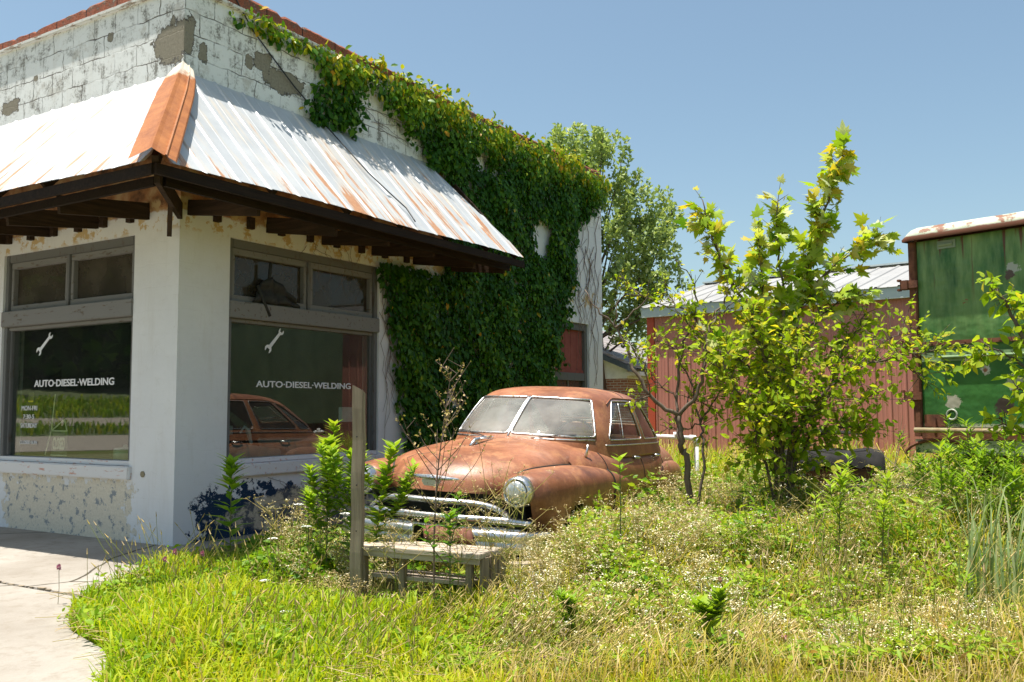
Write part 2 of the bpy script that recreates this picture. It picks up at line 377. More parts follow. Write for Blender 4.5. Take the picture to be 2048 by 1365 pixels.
# ------------------------------------------------------------ block building
def wall_mat():
    t = NT('painted_block_wall'); x, y, z = t.xyz(); u = t.math('ADD', x, y)
    uv = t.comb(u, z, 0.0)
    wob = t.n("ShaderNodeTexNoise", {'Vector': uv, 'Scale': 5.0, 'Detail': 6.0}).outputs[1]
    uvw = t.n("ShaderNodeVectorMath", {0: uv, 1: t.n("ShaderNodeVectorMath", {0: t.n("ShaderNodeVectorMath", {0: wob, 1: (.5, .5, .5)}, operation='SUBTRACT').outputs[0], 1: (.09, .075, 0)}, operation='MULTIPLY').outputs[0]}, operation='ADD').outputs[0]
    br = t.n("ShaderNodeTexBrick", {'Vector': uvw, 'Color1': (1, 1, 1, 1), 'Color2': (.8, .8, .8, 1), 'Mortar': (0, 0, 0, 1), 'Scale': 1.0, 'Mortar Size': .0075, 'Mortar Smooth': .35, 'Brick Width': .42, 'Row Height': .262})
    br.offset = .5
    joint = br.outputs['Fac']
    n1 = t.noise(1.1, uv, 6); n4 = t.noise(4.5, uv, 8, .7); n30 = t.noise(34.0, uv, 6, .7); nj = t.noise(2.2, uv, 4)
    high = t.step(z, 5.2, 5.34)
    c = t.ramp(n1, [(.3, (.68, .685, .69)), (.7, (.765, .77, .77))])
    c = t.mix(t.math('MULTIPLY', t.step(n4, .5, .8), .25), c, (.55, .53, .47)); c = t.mix(t.math('MULTIPLY', high, .8), c, (.83, .835, .82)); c = t.mix(t.math('MULTIPLY', t.math('MULTIPLY', t.step(t.noise(2.6, uv, 7, .7), .56, .64), high), .55), c, (.46, .42, .36))
    # rain grime and chips lower down
    c = t.mix(t.math('MULTIPLY', t.step(t.noise(1.0, t.scale(uv, (5, .7, 1)), 8, .7), .52, .70), .22), c, (.50, .46, .38)); c = t.mix(t.math('MULTIPLY', t.step(t.noise(13.0, uv, 8, .75), .665, .68), .7), c, (.40, .36, .29))
    # grey mildew above the canopy: blotches and run-down streaks
    st = t.noise(1.0, t.scale(uv, (9, 1.6, 1)), 8, .75)
    mold = t.math('MULTIPLY', t.step(t.math('ADD', t.math('MULTIPLY', st, .6), t.math('MULTIPLY', n30, .45)), .505, .57), t.step(n4, .47, .60))
    c = t.mix(t.math('MULTIPLY', t.math('MULTIPLY', mold, high), .85), c, t.ramp(n30, [(.35, (.04, .036, .03)), (.7, (.20, .18, .15))]))
    grime = t.math('MULTIPLY', t.step(n4, .46, .62), t.math('MULTIPLY', high, .16))
    c = t.mix(grime, c, (.42, .40, .35))
    # joints: open and dark above, faint below
    jm = t.math('MULTIPLY', t.math('MULTIPLY', joint, t.step(nj, .40, .56)), t.math('ADD', t.math('MULTIPLY', high, .88), .012))
    c = t.mix(jm, c, (.09, .075, .06))
    # hair cracks
    v = t.n("ShaderNodeTexVoronoi", {'Vector': uvw, 'Scale': 3.1}, feature='DISTANCE_TO_EDGE').outputs[0]
    ck = t.math('MULTIPLY', t.math('SUBTRACT', 1.0, t.step(v, .002, .012)), t.math('MULTIPLY', t.step(n4, .5, .6), t.math('ADD', t.math('MULTIPLY', high, .7), .08)))
    c = t.mix(ck, c, (.12, .10, .08))
    # spalled faces showing grey-brown cement
    spall = None
    def ell(cu, cz, ru, rz):
        a = t.math('POWER', t.math('DIVIDE', t.math('SUBTRACT', u, cu), ru), 2.0); b = t.math('POWER', t.math('DIVIDE', t.math('SUBTRACT', z, cz), rz), 2.0)
        dd = t.math('POWER', t.math('ADD', t.math('POWER', a, 2.0), t.math('POWER', b, 2.0)), .25); dd = t.math('ADD', dd, t.math('ADD', t.math('MULTIPLY', t.math('SUBTRACT', n4, .5), 2.4), t.math('MULTIPLY', t.math('SUBTRACT', n30, .5), .5)))
        return dd
    for e in [(-.20, 5.66, .30, .26), (.04, 5.72, .10, .22), (.26, 5.60, .06, .10), (1.50, 5.64, .34, .14), (1.15, 5.78, .16, .12), (.95, 5.72, .06, .08), (-3.45, 5.5, .2, .1), (-1.35, 5.98, .06, .06), (-2.9, 5.78, .05, .04), (4.1, 5.75, .10, .12)]:
        q = t.math('SUBTRACT', 1.0, t.step(ell(*e), .88, 1.0)); spall = q if spall is None else t.math('MAXIMUM', spall, q)
    cem = t.ramp(n30, [(.3, (.20, .175, .13)), (.7, (.31, .28, .22))])
    sring = t.math('MULTIPLY', t.math('MULTIPLY', spall, t.math('SUBTRACT', 1.0, spall)), 4.0); c = t.mix(spall, c, cem); c = t.mix(t.math('MINIMUM', sring, 1.0), c, (.05, .04, .03))
    # brown clay showing between the canopy and the lintel
    under = t.math('MULTIPLY', t.math('SUBTRACT', 1.0, t.step(u, 4.9, 5.0)), t.step(t.math('ADD', z, t.math('MULTIPLY', n4, .16)), 3.80, 3.83))
    clay = t.ramp(t.noise(3.3, uv, 5), [(.35, (.10, .055, .03)), (.5, (.38, .18, .075)), (.66, (.52, .36, .18))])
    under = t.math('MULTIPLY', under, t.math('SUBTRACT', 1.0, t.step(z, 5.2, 5.24))); c = t.mix(under, c, clay)
    tanp = t.math('MULTIPLY', t.math('MULTIPLY', t.step(z, 3.50, 3.56), t.step(n4, .52, .56)), t.math('SUBTRACT', 1.0, t.step(z, 3.85, 3.9)))
    c = t.mix(tanp, c, (.55, .40, .20))
    # below the sills: flaked to cream on the front and to navy and cream on the side
    side = t.step(u, .02, .04)
    nz = t.noise(3.2, uv, 8, .72)
    nv = t.math('MULTIPLY', t.math('SUBTRACT', t.noise(5.5, uv, 9, .72), .5), 1.0); zr = t.math('SUBTRACT', 1.0, t.step(t.math('ADD', z, t.math('MULTIPLY', nv, .8)), .70, .71))
    fr_ = t.math('MULTIPLY', t.step(t.math('ADD', t.math('MULTIPLY', u, -1.0), t.math('MULTIPLY', nv, 2.2)), .72, .73), t.math('SUBTRACT', 1.0, t.step(t.math('ADD', t.math('MULTIPLY', u, -1.0), t.math('MULTIPLY', nv, 1.6)), 3.25, 3.26)))
    lowf = t.math('MULTIPLY', t.math('MULTIPLY', zr, fr_), t.math('SUBTRACT', 1.0, side))
    cream = t.mix(t.step(t.noise(8.0, uv, 9, .75), .555, .575), t.ramp(n30, [(.3, (.58, .52, .40)), (.7, (.74, .68, .56))]), (.27, .29, .30))
    cream = t.mix(t.math('MULTIPLY', t.step(nz, .66, .68), 1.0), cream, (.62, .62, .60))
    c = t.mix(lowf, c, cream)
    sd0 = t.math('ADD', t.math('ADD', u, t.math('MULTIPLY', nv, 1.7)), .22)
    lows = t.math('MULTIPLY', t.math('MULTIPLY', t.math('SUBTRACT', 1.0, t.step(t.math('ADD', z, t.math('MULTIPLY', nv, 1.2)), .56, .57)), t.step(sd0, .52, .54)), side)
    lows = t.math('MULTIPLY', lows, t.math('SUBTRACT', 1.0, t.step(u, 3.2, 3.5)))
    insd = t.step(t.math('ADD', t.math('MULTIPLY', sd0, .42), t.math('SUBTRACT', .62, t.math('MULTIPLY', t.math('ABSOLUTE', t.math('SUBTRACT', z, .25)), 1.6))), .90, .98)
    insd = t.math('MULTIPLY', insd, t.math('SUBTRACT', 1.0, t.math('MULTIPLY', t.step(nz, .5, .54), .8)))
    blue = t.mix(t.step(n30, .62, .66), (.012, .035, .075), (.4, .42, .43))
    c = t.mix(lows, c, t.mix(insd, blue, t.ramp(n30, [(.3, (.42, .36, .25)), (.7, (.62, .56, .43))])))
    h = t.math('ADD', t.math('MULTIPLY', joint, t.math('MULTIPLY', t.math('ADD', high, .12), -1.0)), t.math('ADD', t.math('MULTIPLY', n30, .35), t.math('MULTIPLY', spall, -1.3)))
    h = t.math('SUBTRACT', h, t.math('MULTIPLY', t.math('MAXIMUM', lowf, lows), .5))
    return t.done(t.bsdf(c, .85, 0, t.bump(h, .55, .012), .25))
garage = thing('repair_garage', 'white painted block garage with rusty metal corner canopy and ivy on its side', 'building', (X0, Y0, 0))
TOP = 6.27; WT = .3; LEN = 10.63; WF = 9.0
WINF = (-3.47, -.78); WINS = (.71, 3.40); ZS, ZT = .72, 3.52
def side_walls():
    mb = MB(); b = mb.box
    # front wall (faces -y)
    b((WINF[1], 0, 0), (0, WT, TOP)); b((WINF[0], 0, 0), (WINF[1], WT, ZS)); b((WINF[0], 0, ZT), (WINF[1], WT, TOP))
    b((-4.15, 0, 0), (WINF[0], WT, TOP)); b((-6.9, 0, 0), (-4.15, WT, .72)); b((-6.9, 0, ZT), (-4.15, WT, TOP)); b((-WF, 0, 0), (-6.9, WT, TOP))
    # side wall (faces +x), with the shop window and the small rear opening
    ya, yb, za, zb = 8.55, 10.0, .75, 3.2
    b((-WT, WT, 0), (0, WINS[0], TOP)); b((-WT, WINS[0], 0), (0, WINS[1], ZS)); b((-WT, WINS[0], ZT), (0, WINS[1], TOP))
    b((-WT, WINS[1], 0), (0, ya, TOP)); b((-WT, ya, 0), (0, yb, za)); b((-WT, ya, zb), (0, yb, TOP)); b((-WT, yb, 0), (0, LEN, TOP))
    b((-WF, LEN - WT, 0), (-WT, LEN, TOP)); b((-WF, WT, 0), (-WF + WT, LEN - WT, TOP))
    return mb.build('wall', wall_mat(), garage)
side_walls()
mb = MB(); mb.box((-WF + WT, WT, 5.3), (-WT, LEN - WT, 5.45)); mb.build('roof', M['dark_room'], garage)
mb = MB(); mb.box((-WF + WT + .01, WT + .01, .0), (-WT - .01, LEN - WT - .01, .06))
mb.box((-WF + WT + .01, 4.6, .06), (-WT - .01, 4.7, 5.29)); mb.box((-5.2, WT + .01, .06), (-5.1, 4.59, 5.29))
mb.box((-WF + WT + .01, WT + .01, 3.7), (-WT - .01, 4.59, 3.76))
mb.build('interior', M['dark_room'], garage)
# parapet: white drip moulding and red tile coping
mb = MB()
mb.box((-WF - .05, -.05, TOP), (.05, .32, TOP + .05)); mb.box((-.32, .32, TOP), (.05, LEN + .03, TOP + .05))
mb.build('parapet_moulding', peel('flaking_white_moulding', (.68, .67, .64), (.25, .2, .16), .60, 0), garage, bevel=.01)
def coping_mat():
    t = NT('red_clay_coping'); x, y, z = t.xyz(); uv = t.comb(t.math('ADD', x, y), z, 0.0)
    n = t.noise(6.0, uv, 8, .75); n2 = t.noise(40.0, uv)
    c = t.ramp(n2, [(.3, (.20, .065, .04)), (.7, (.40, .13, .075))]); c = t.mix(t.step(n, .5, .62), c, (.13, .10, .08)); c = t.mix(t.step(n, .60, .66), c, (.45, .40, .33))
    c = t.mix(t.step(t.math('FRACT', t.math('MULTIPLY', t.math('ADD', x, y), 1.63)), .97, .98), c, (.03, .02, .02))
    return t.done(t.bsdf(c, .9, 0, t.bump(n2, .6, .02), .2))
mb = MB()
def cop(p): mb.add(p[0], p[1])
R2 = random.Random(21)
def cop_run(u0, u1, fn, hmin, hmax):
    us = np.arange(u0, u1, .07); hs = [hmin + (hmax - hmin) * (.6 + .25 * math.sin(k * .047 + 1) + .12 * math.sin(k * .13)) + R2.uniform(-.006, .006) - (.03 if R2.random() < .06 else 0) for k in range(len(us))]
    vs = []
    for u, h in zip(us, hs): e = R2.uniform(-.008, .008); vs += [fn(u, -.015 + e, TOP + .05), fn(u, -.01 + e, TOP + .05 + h * .8), fn(u, .02, TOP + .05 + h), fn(u, .28, TOP + .05 + h), fn(u, .30, TOP + .05)]
    n = len(us); mb.add(vs, [(a * 5 + b, (a + 1) * 5 + b, (a + 1) * 5 + b + 1, a * 5 + b + 1) for a in range(n - 1) for b in range(4)] + [(0, 1, 2, 3, 4), tuple((n - 1) * 5 + k for k in (4, 3, 2, 1, 0))])
cop_run(-WF - .02, .05, lambda u, v, z: (u, v, z), .09, .22)
cop_run(.0, LEN + .02, lambda u, v, z: (-v, u, z + .002), .12, .19)
mb.build('coping', coping_mat(), garage)

# ---- canopy
EZ, WZ, EP = 3.78, 5.29, 1.36
def tin_mat():
    t = NT('galvanised_roofing'); x, y, z = t.xyz()
    front = t.step(t.math('ADD', x, y), 0.0, .001)           # >0 on the side run, <0 on the front run
    along = t.mix(front, t.comb(x, x, x), t.comb(y, y, y))
    al = t.n("ShaderNodeSeparateXYZ", {0: along}).outputs[0]
    v = t.comb(t.math('MULTIPLY', al, 8.0), t.math('MULTIPLY', z, .9), t.math('MULTIPLY', front, 7.3))
    n = t.noise(1.0, v, 6, .62); big = t.noise(.75, t.comb(al, z, front), 3)
    drop = t.math('SUBTRACT', 5.3, z)
    f = t.math('ADD', t.math('ADD', t.math('MULTIPLY', n, .8), t.math('MULTIPLY', big, .42)), t.math('MULTIPLY', drop, .035))
    rust = t.step(t.math('ADD', f, t.math('MULTIPLY', t.math('SUBTRACT', drop, .8), .05)), .73, .755); pale = t.step(f, .63, .74)
    base = t.ramp(t.noise(2.0, det=5), [(.3, (.42, .44, .46)), (.7, (.54, .555, .565))])
    c = t.mix(t.math('MULTIPLY', pale, .5), base, (.62, .50, .36))
    c = t.mix(t.math('MULTIPLY', rust, .9), c, t.ramp(t.noise(30.0), [(.3, (.36, .14, .05)), (.7, (.50, .25, .11))]))
    dots = t.math('SUBTRACT', 1.0, t.step(t.voro(3.1), .02, .03)); c = t.mix(dots, c, (.15, .12, .1))
    mt = t.math('MULTIPLY', t.math('SUBTRACT', 1.0, t.math('MAXIMUM', pale, rust)), .12)
    return t.done(t.bsdf(c, .42, mt, t.bump(t.noise(2.4, det=2), .25, .03), .5))
M['tin'] = tin_mat()
def tin_run(name, u0, u1, end_cut):
    """u runs along the wall; the hip is at u<0; profile of low ribs"""
    us, hs = [], []
    u = u0
    P = .41
    prof = [(0, 0), (.018, .015), (.034, .015), (.052, 0), (.205, 0), (.212, .003), (.222, .003), (.23, 0)]
    k0 = int(math.floor(u0 / P))
    for k in range(k0, int(u1 / P) + 1):
        for a, h in prof:
            uu = k * P + a
            if u0 <= uu <= u1: us.append(uu); hs.append(h)
    mb = MB(); nv = 7; cols = []
    nl = Vector((0, 0)); L = math.hypot(EP, WZ - EZ); nx, nz = (WZ - EZ) / L, EP / L
    for i, (uu, h) in enumerate(zip(us, hs)):
        v0 = max(0, -uu / EP); v1 = 1 + .02 * (h > .01)
        if uu > 4.52 and end_cut: v0 = min(1, (uu - 4.52) / .76)
        col = []
        for j in range(nv):
            v = v0 + (v1 - v0) * j / (nv - 1)
            sag = -.03 * math.sin(PI * min(1, max(0, v))) * .5 + .012 * math.sin(uu * 1.9) * v
            dout = EP * v + nx * h; zz = WZ + (EZ - WZ) * v + nz * h + sag
            col.append((uu, dout, zz))
        cols.append(col)
    return cols
def tin_build(name, cols, fn):
    mb = MB(); nv = len(cols[0]); vs = [fn(*p) for c in cols for p in c]
    vs2 = [(a, b, c - .004) for a, b, c in vs]; n = len(vs)
    fs = [(i * nv + j, (i + 1) * nv + j, (i + 1) * nv + j + 1, i * nv + j + 1) for i in range(len(cols) - 1) for j in range(nv - 1)]
    mb.add(vs, fs); mb.add(vs2, [f[::-1] for f in fs]); return mb.build(name, M['tin'], garage, fixn=False)
tin_build('canopy_sheet', tin_run('s', -1.36, 5.28, True), lambda u, d, z: (d, u, z))
tin_build('canopy_sheet', tin_run('f', -1.36, WF, False), lambda u, d, z: (-u, -d, z))
# rusty hip cap
rust_cap = NT('rusted_hip_cap'); _n = rust_cap.noise(5.0, det=8, rough=.7); _n2 = rust_cap.noise(50.0)
_zz = rust_cap.xyz()[2]
_c = rust_cap.ramp(_n, [(.3, (.22, .062, .012)), (.7, (.42, .15, .036))]); _c = rust_cap.mix(rust_cap.math('MULTIPLY', rust_cap.step(_n2, .6, .7), .3), _c, (.42, .20, .10))
_c = rust_cap.mix(rust_cap.step(rust_cap.math('ADD', _zz, rust_cap.math('MULTIPLY', _n, .5)), 5.36, 5.46), _c, (.62, .56, .46))
M['rust_cap'] = rust_cap.done(rust_cap.bsdf(_c, .6, 0, rust_cap.bump(_n2, .4, .006), .35))
mb = MB(); top = Vector((0, 0, WZ + .035)); bot = Vector((EP + .07, -EP - .07, EZ - .02))
wv = [(-.235, -.05), (-.225, -.03), (-.04, .03), (0, .05), (.04, .03), (.12, .004), (.13, .02), (.145, .02), (.155, -.006), (.225, -.03), (.235, -.05)]
sdv = Vector((1, 1, 0)).normalized(); slope = (bot - top).normalized(); upv = sdv.cross(slope) * (1 if sdv.cross(slope).z > 0 else -1)
vs = []
for q, wid in ((0, .55), (.12, .8), (.3, .95), (.65, 1), (1.0, 1.03)):
    o_ = top.lerp(bot, q)
    for a, h in wv: vs.append(o_ + sdv * a * wid * .86 + upv * (h * .8 + .045) - Vector((0, 0, abs(a) * wid * .25)))
K = len(wv); fs = [(i * K + j, i * K + j + 1, (i + 1) * K + j + 1, (i + 1) * K + j) for i in range(4) for j in range(K - 1)]
mb.add(vs, fs); mb.build('hip_cap', M['rust_cap'], garage, fixn=False)
# wooden frame below: eave beams, look-outs, sloping rafters, hip brackets
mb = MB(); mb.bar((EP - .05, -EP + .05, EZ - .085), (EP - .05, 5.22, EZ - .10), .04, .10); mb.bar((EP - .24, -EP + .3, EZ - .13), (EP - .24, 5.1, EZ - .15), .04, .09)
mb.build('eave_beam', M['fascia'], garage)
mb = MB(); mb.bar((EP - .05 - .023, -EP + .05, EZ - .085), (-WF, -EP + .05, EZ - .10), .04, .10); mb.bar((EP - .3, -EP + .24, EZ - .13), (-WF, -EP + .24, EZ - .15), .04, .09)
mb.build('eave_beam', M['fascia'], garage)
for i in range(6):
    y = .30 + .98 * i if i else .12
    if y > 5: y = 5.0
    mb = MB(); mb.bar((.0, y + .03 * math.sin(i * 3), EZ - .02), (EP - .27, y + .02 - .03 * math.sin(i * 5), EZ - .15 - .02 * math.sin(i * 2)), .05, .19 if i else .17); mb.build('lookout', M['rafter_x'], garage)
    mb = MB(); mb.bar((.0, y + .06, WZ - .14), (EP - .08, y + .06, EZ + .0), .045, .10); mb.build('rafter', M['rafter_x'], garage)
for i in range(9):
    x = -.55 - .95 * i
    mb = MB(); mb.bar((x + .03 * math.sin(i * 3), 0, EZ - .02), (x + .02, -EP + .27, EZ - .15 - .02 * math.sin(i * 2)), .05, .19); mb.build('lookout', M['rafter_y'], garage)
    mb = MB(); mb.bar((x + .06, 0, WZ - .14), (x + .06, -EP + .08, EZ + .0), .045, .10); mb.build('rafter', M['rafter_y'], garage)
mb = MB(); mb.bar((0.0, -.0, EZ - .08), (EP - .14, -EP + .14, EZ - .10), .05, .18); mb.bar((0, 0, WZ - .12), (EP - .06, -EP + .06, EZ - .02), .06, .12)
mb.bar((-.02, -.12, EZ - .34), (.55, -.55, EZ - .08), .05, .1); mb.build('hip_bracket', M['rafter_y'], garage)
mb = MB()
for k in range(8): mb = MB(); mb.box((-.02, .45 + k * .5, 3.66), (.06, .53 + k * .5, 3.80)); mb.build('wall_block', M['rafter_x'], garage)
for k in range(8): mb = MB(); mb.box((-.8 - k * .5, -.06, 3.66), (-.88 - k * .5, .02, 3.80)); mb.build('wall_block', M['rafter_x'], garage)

# ---- shop windows
FONT_OFF = .012
def text_mesh(name, s, size, bold=.012, ext=.002, spacing=1.0):
    cu = bpy.data.curves.new(name, 'FONT'); cu.body = s; cu.size = size; cu.offset = bold * size; cu.extrude = ext; cu.space_character = spacing
    cu.align_x = 'LEFT'; cu.resolution_u = 4
    o = bpy.data.objects.new(name, cu); C.objects.link(o); bpy.context.view_layer.update()
    me = bpy.data.meshes.new_from_object(o.evaluated_get(bpy.context.evaluated_depsgraph_get())); bpy.data.objects.remove(o)
    me.name = name; me.materials.clear(); return me
def fit_text(s, width, cap, bold=.02):
    me = text_mesh('lettering', s, 1.0, bold, .003, 1.0)
    co = np.zeros(len(me.vertices) * 3); me.vertices.foreach_get('co', co); co = co.reshape(-1, 3)
    x0, x1 = co[:, 0].min(), co[:, 0].max(); y0, y1 = co[:, 1].min(), co[:, 1].max()
    co[:, 0] = (co[:, 0] - x0) * width / (x1 - x0); co[:, 1] = (co[:, 1] - y0) * cap / (y1 - y0)
    me.vertices.foreach_set('co', co.ravel()); return me
def put(me, parent, M4, mat):
    o = link(me.name, me, mat, parent); o.matrix_local = M4; return o
def wrench_mesh(k=.86):
    pts = []
    def head(cx_, cy_, r, jaw, ang, rev=False):
        out = []
        for k in range(15):
            a = ang + math.radians(38) + math.radians(284) * k / 14
            out.append((cx_ + r * math.cos(a), cy_ + r * math.sin(a)))
        ja = ang
        out.append((cx_ - .15 * r * math.cos(ja) + .42 * r * math.cos(ja - PI / 2), cy_ - .15 * r * math.sin(ja) + .42 * r * math.sin(ja - PI / 2)))
        out.append((cx_ - .15 * r * math.cos(ja) + .42 * r * math.cos(ja + PI / 2), cy_ - .15 * r * math.sin(ja) + .42 * r * math.sin(ja + PI / 2)))
        return out
    mb = MB()
    for (cx_, cy_, r, a) in ((0, 0, .062, PI + .25), (.36, 0, .05, .25)):
        mb.prism(head(cx_, cy_, r, .4, a), 0, .003)
    mb.prism([(.03, -.026), (.33, -.02), (.33, .02), (.03, .026)], 0, .0035)
    me = bpy.data.meshes.new('wrench_emblem'); me.from_pydata([(a * k, b * k, c) for a, b, c in mb.v], [], mb.f); me.materials.clear(); return me
def shop_window(loc_m, W, sk, glass_big, text, wr):
    """built in a local frame: a along the wall, b outward (0 = wall face), z up; loc_m maps (a,b,z) to the building"""
    fn = loc_m
    def bx(mb, a0, b0, z0, a1, b1, z1):
        p, q = fn(a0, b0, z0), fn(a1, b1, z1); mb.box(p, q)
    root = MB(); fr = root
    for a0, a1 in ((0, .07), (W - .07, W)): bx(fr, a0, -.20, .93, a1, -.03, ZT)
    for a0, a1 in ((.072, .105), (W - .105, W - .072)): bx(fr, a0, -.20, .93, a1, -.075, 2.58)
    bx(fr, .072, -.20, ZT - .10, W - .072, -.035, ZT)
    f = fr.build('window_frame', M['frame_v'], garage, bevel=.006)
    mb = MB(); bx(mb, .002, -.2, 2.58, W - .002, .02, 2.78); bx(mb, .072, -.2, 2.535, W - .072, -.05, 2.578); mb.build('transom_bar', M['frame_h'], f, bevel=.008)
    for (a0, a1) in ((.075, W / 2 - .03), (W / 2 + .03, W - .075)):
        s = MB(); 
        bx(s, a0, -.17, 2.782, a1, -.06, 2.86); bx(s, a0, -.17, ZT - .18, a1, -.06, ZT - .102)
        bx(s, a0, -.17, 2.862, a0 + .055, -.062, ZT - .182); bx(s, a1 - .055, -.17, 2.862, a1, -.062, ZT - .182)
        so_ = s.build('transom_sash', M['frame_h'], f, bevel=.006)
        g = MB(); bx(g, a0 + .05, -.125, 2.85, a1 - .05, -.121, ZT - .17); g.build('pane', M['upper_glass'], so_)
    mb = MB(); bx(mb, W / 2 - .027, -.2, 2.782, W / 2 + .027, -.04, ZT - .102); mb.build('mullion', M['frame_v'], f, bevel=.005)
    g = MB(); A0, A1 = .10, W - .10; g.add([fn(*p) for p in ((A0, -.11 - sk, .93), (A1, -.11 + sk, .93), (A1, -.11 + sk, 2.54), (A0, -.11 - sk, 2.54), (A0, -.115 - sk, .93), (A1, -.115 + sk, .93), (A1, -.115 + sk, 2.54), (A0, -.115 - sk, 2.54))], [(0, 1, 2, 3), (7, 6, 5, 4), (0, 4, 5, 1), (1, 5, 6, 2), (2, 6, 7, 3), (3, 7, 4, 0)]); pane = g.build('shop_pane', M['shop_glass'], f)
    mb = MB(); bx(mb, .0, -.2, .87, W, -.028, .925); mb.build('lower_rail', M['sill'], f, bevel=.006)
    mb = MB(); bx(mb, -.07 if W < 2.70 else -.03, -.15, .72, W + .05, .055, .868); mb.build('sill', M['sill'], f, bevel=.012)
    return f, pane
Wf, Ws = WINF[1] - WINF[0], WINS[1] - WINS[0]
ff, pf = shop_window(lambda a, b, z: (WINF[0] + a, -b, z), Wf, 0, None, None, None)
fs_, ps = shop_window(lambda a, b, z: (b, WINS[0] + a, z), Ws, .016, None, None, None)
tag(ff, 'grey flaking front window frame'); tag(fs_, 'grey flaking side window frame')
shop_window(lambda a, b, z: (-6.9 + a, -b, z), 2.75, 0, None, None, None)
Rf = Matrix.Rotation(PI / 2, 4, 'X'); Rs = Matrix.Rotation(PI / 2, 4, 'Z') @ Rf
T = Matrix.Translation
DG = .108
put(fit_text("AUTO\u00b7DIESEL\u00b7WELDING", 1.63, .088), pf, T((-2.88, DG, 1.80)) @ Rf, M['lettering'])
SK = Matrix.Rotation(-math.atan(.032 / (Ws - .2)), 4, 'Z')
def pane_x(y): return -.1235 + .032 * (y - WINS[0] - .1) / (Ws - .2)
put(fit_text("AUTO\u00b7DIESEL\u00b7WELDING", 1.68, .080, .016), ps, T((pane_x(1.245), 1.245, 1.775)) @ SK @ Rs, M['lettering'])
for s, wd, cp, z, u in (("MON-FRI", .34, .06, 1.505, -3.14), ("7:30-5", .24, .055, 1.40, -3.10), ("SATURDAY", .36, .06, 1.285, -3.15), ("CLOSED SUN", .38, .045, 1.08, -3.16)):
    put(fit_text(s, wd, cp, .0), pf, T((u, DG, z)) @ Rf, M['lettering'])
put(wrench_mesh(), pf, T((-2.80, DG, 2.25)) @ Rf @ Matrix.Rotation(math.radians(38), 4, 'Z'), M['lettering'])
put(wrench_mesh(), ps, T((pane_x(1.43), 1.43, 2.25)) @ SK @ Rs @ Matrix.Rotation(math.radians(47), 4, 'Z'), M['lettering'])
# rear opening: frame, red painted upper board, dark gap
mb = MB()
for y in (8.55, 9.9): mb.box((-.16, y, .75), (-.05, y + .1, 3.2))
mb.box((-.16, 8.651, 3.06), (-.04, 9.899, 3.2)); mb.box((-.15, 8.651, 2.05), (-.06, 9.899, 2.2))
rear = mb.build('rear_window_frame', M['frame_v'], garage)
redbrown = simple('faded_red_board', (.22, .05, .035), (.30, .08, .06), 6)
mb = MB()
for k in range(5): mb.box((-.125, 8.66 + k * .248, 2.201), (-.11, 8.66 + k * .248 + .24, 3.059))
mb.build('board', redbrown, rear); mb = MB(); mb.box((-.11, 8.66, 2.2), (-.08, 9.89, 2.26)); mb.build('lower_trim', redbrown, rear)
mb = MB(); mb.box((-.13, 9.25, .75), (-.10, 9.30, 2.05)); mb.build('bar', M['frame_v'], rear)
mb = MB(); mb.box((-.12, 8.65, .76), (-.116, 9.9, 2.05)); mb.build('pane', M['upper_glass'], rear)
# hole in the front pillar
mb = MB(); mb.lathe([(.035, 0), (.035, .01), (.022, .012)], (-.53, -.012, .79), 'y', 10); mb.build('pipe_stub', simple('dull_brass', (.2, .17, .1), rough=.5), garage)

# ---- things in and on the windows
paper = simple('yellowed_card', (.80, .74, .50), (.88, .83, .60), 8, bump=0)
cs = thing('closed_sign', 'small paper house-shaped sign reading CLOSED behind the front window', 'sign', (X0 - 2.55, Y0 + .16, .95))
mb = MB(); mb.prism([(0, 0), (.33, 0), (.33, .30), (0, .30)], 0, .006, lambda u, v, h: (u, h, v)); mb.build('card', simple('dark_green_card', (.10, .11, .06), (.15, .155, .09), bump=0), cs)
mb = MB()
for a, b_ in (((0, 0), (.33, 0)), ((.33, 0), (.33, .30)), ((.33, .30), (0, .30)), ((0, .30), (0, 0)), ((0, .30), (.27, .44)), ((.27, .44), (.33, .30)), ((0, .30), (.06, .76)), ((0, .3), (-.12, .0))):
    mb.bar((a[0], -.006, a[1]), (b_[0], -.006, b_[1]), .008, .014)
mb.build('border', paper, cs)
o = put(fit_text("CLOSED", .25, .15, .02), cs, T((.04, -.006, .07)) @ Rf, paper); o.name = 'lettering'
mb = MB(); mb.prism([(0, 0), (.13, 0), (.13, .13), (0, .13)], 0, .002, lambda u, v, h: (u, h, v))
st_ = mb.build('sticker', simple('olive_sticker', (.10, .09, .01), (.14, .12, .02), bump=0)); st_.location = (X0 - 3.02, Y0 + .117, 1.60); tag(st_, 'small yellow and black sticker inside the front window above the hours', 'sticker')
mb = MB(); mb.prism([(.01, .012), (.12, .012), (.12, .03), (.01, .03)], -.0, .003, lambda u, v, h: (u, h - .003, v)); mb.build('yellow_stripe', simple('yellow_ink', (.55, .45, .02), bump=0), st_)
pot = thing('enamel_pot', 'pale green lidded pot standing inside the front window', 'pot', (X0 - 1.35, Y0 + .35, .88))
mb = MB(); mb.lathe([(.09, 0), (.125, .02), (.135, .10), (.13, .14)], n=24); mb.build('body', simple('pale_green_enamel', (.30, .36, .27), rough=.3, bump=0), pot, smooth=True)
mb = MB(); mb.lathe([(.135, .14), (.12, .17), (.03, .185), (.02, .21), (.0, .212)], n=24); mb.build('lid', simple('green_enamel_lid', (.36, .42, .33), rough=.3, bump=0), pot, smooth=True)
mb = MB(); mb.box((X0 - 5.0, Y0 + .305, .06), (X0 - .32, Y0 + .52, .86)); mb.box((X0 - .74, Y0 + .53, .06), (X0 - .32, Y0 + 4.2, .86))
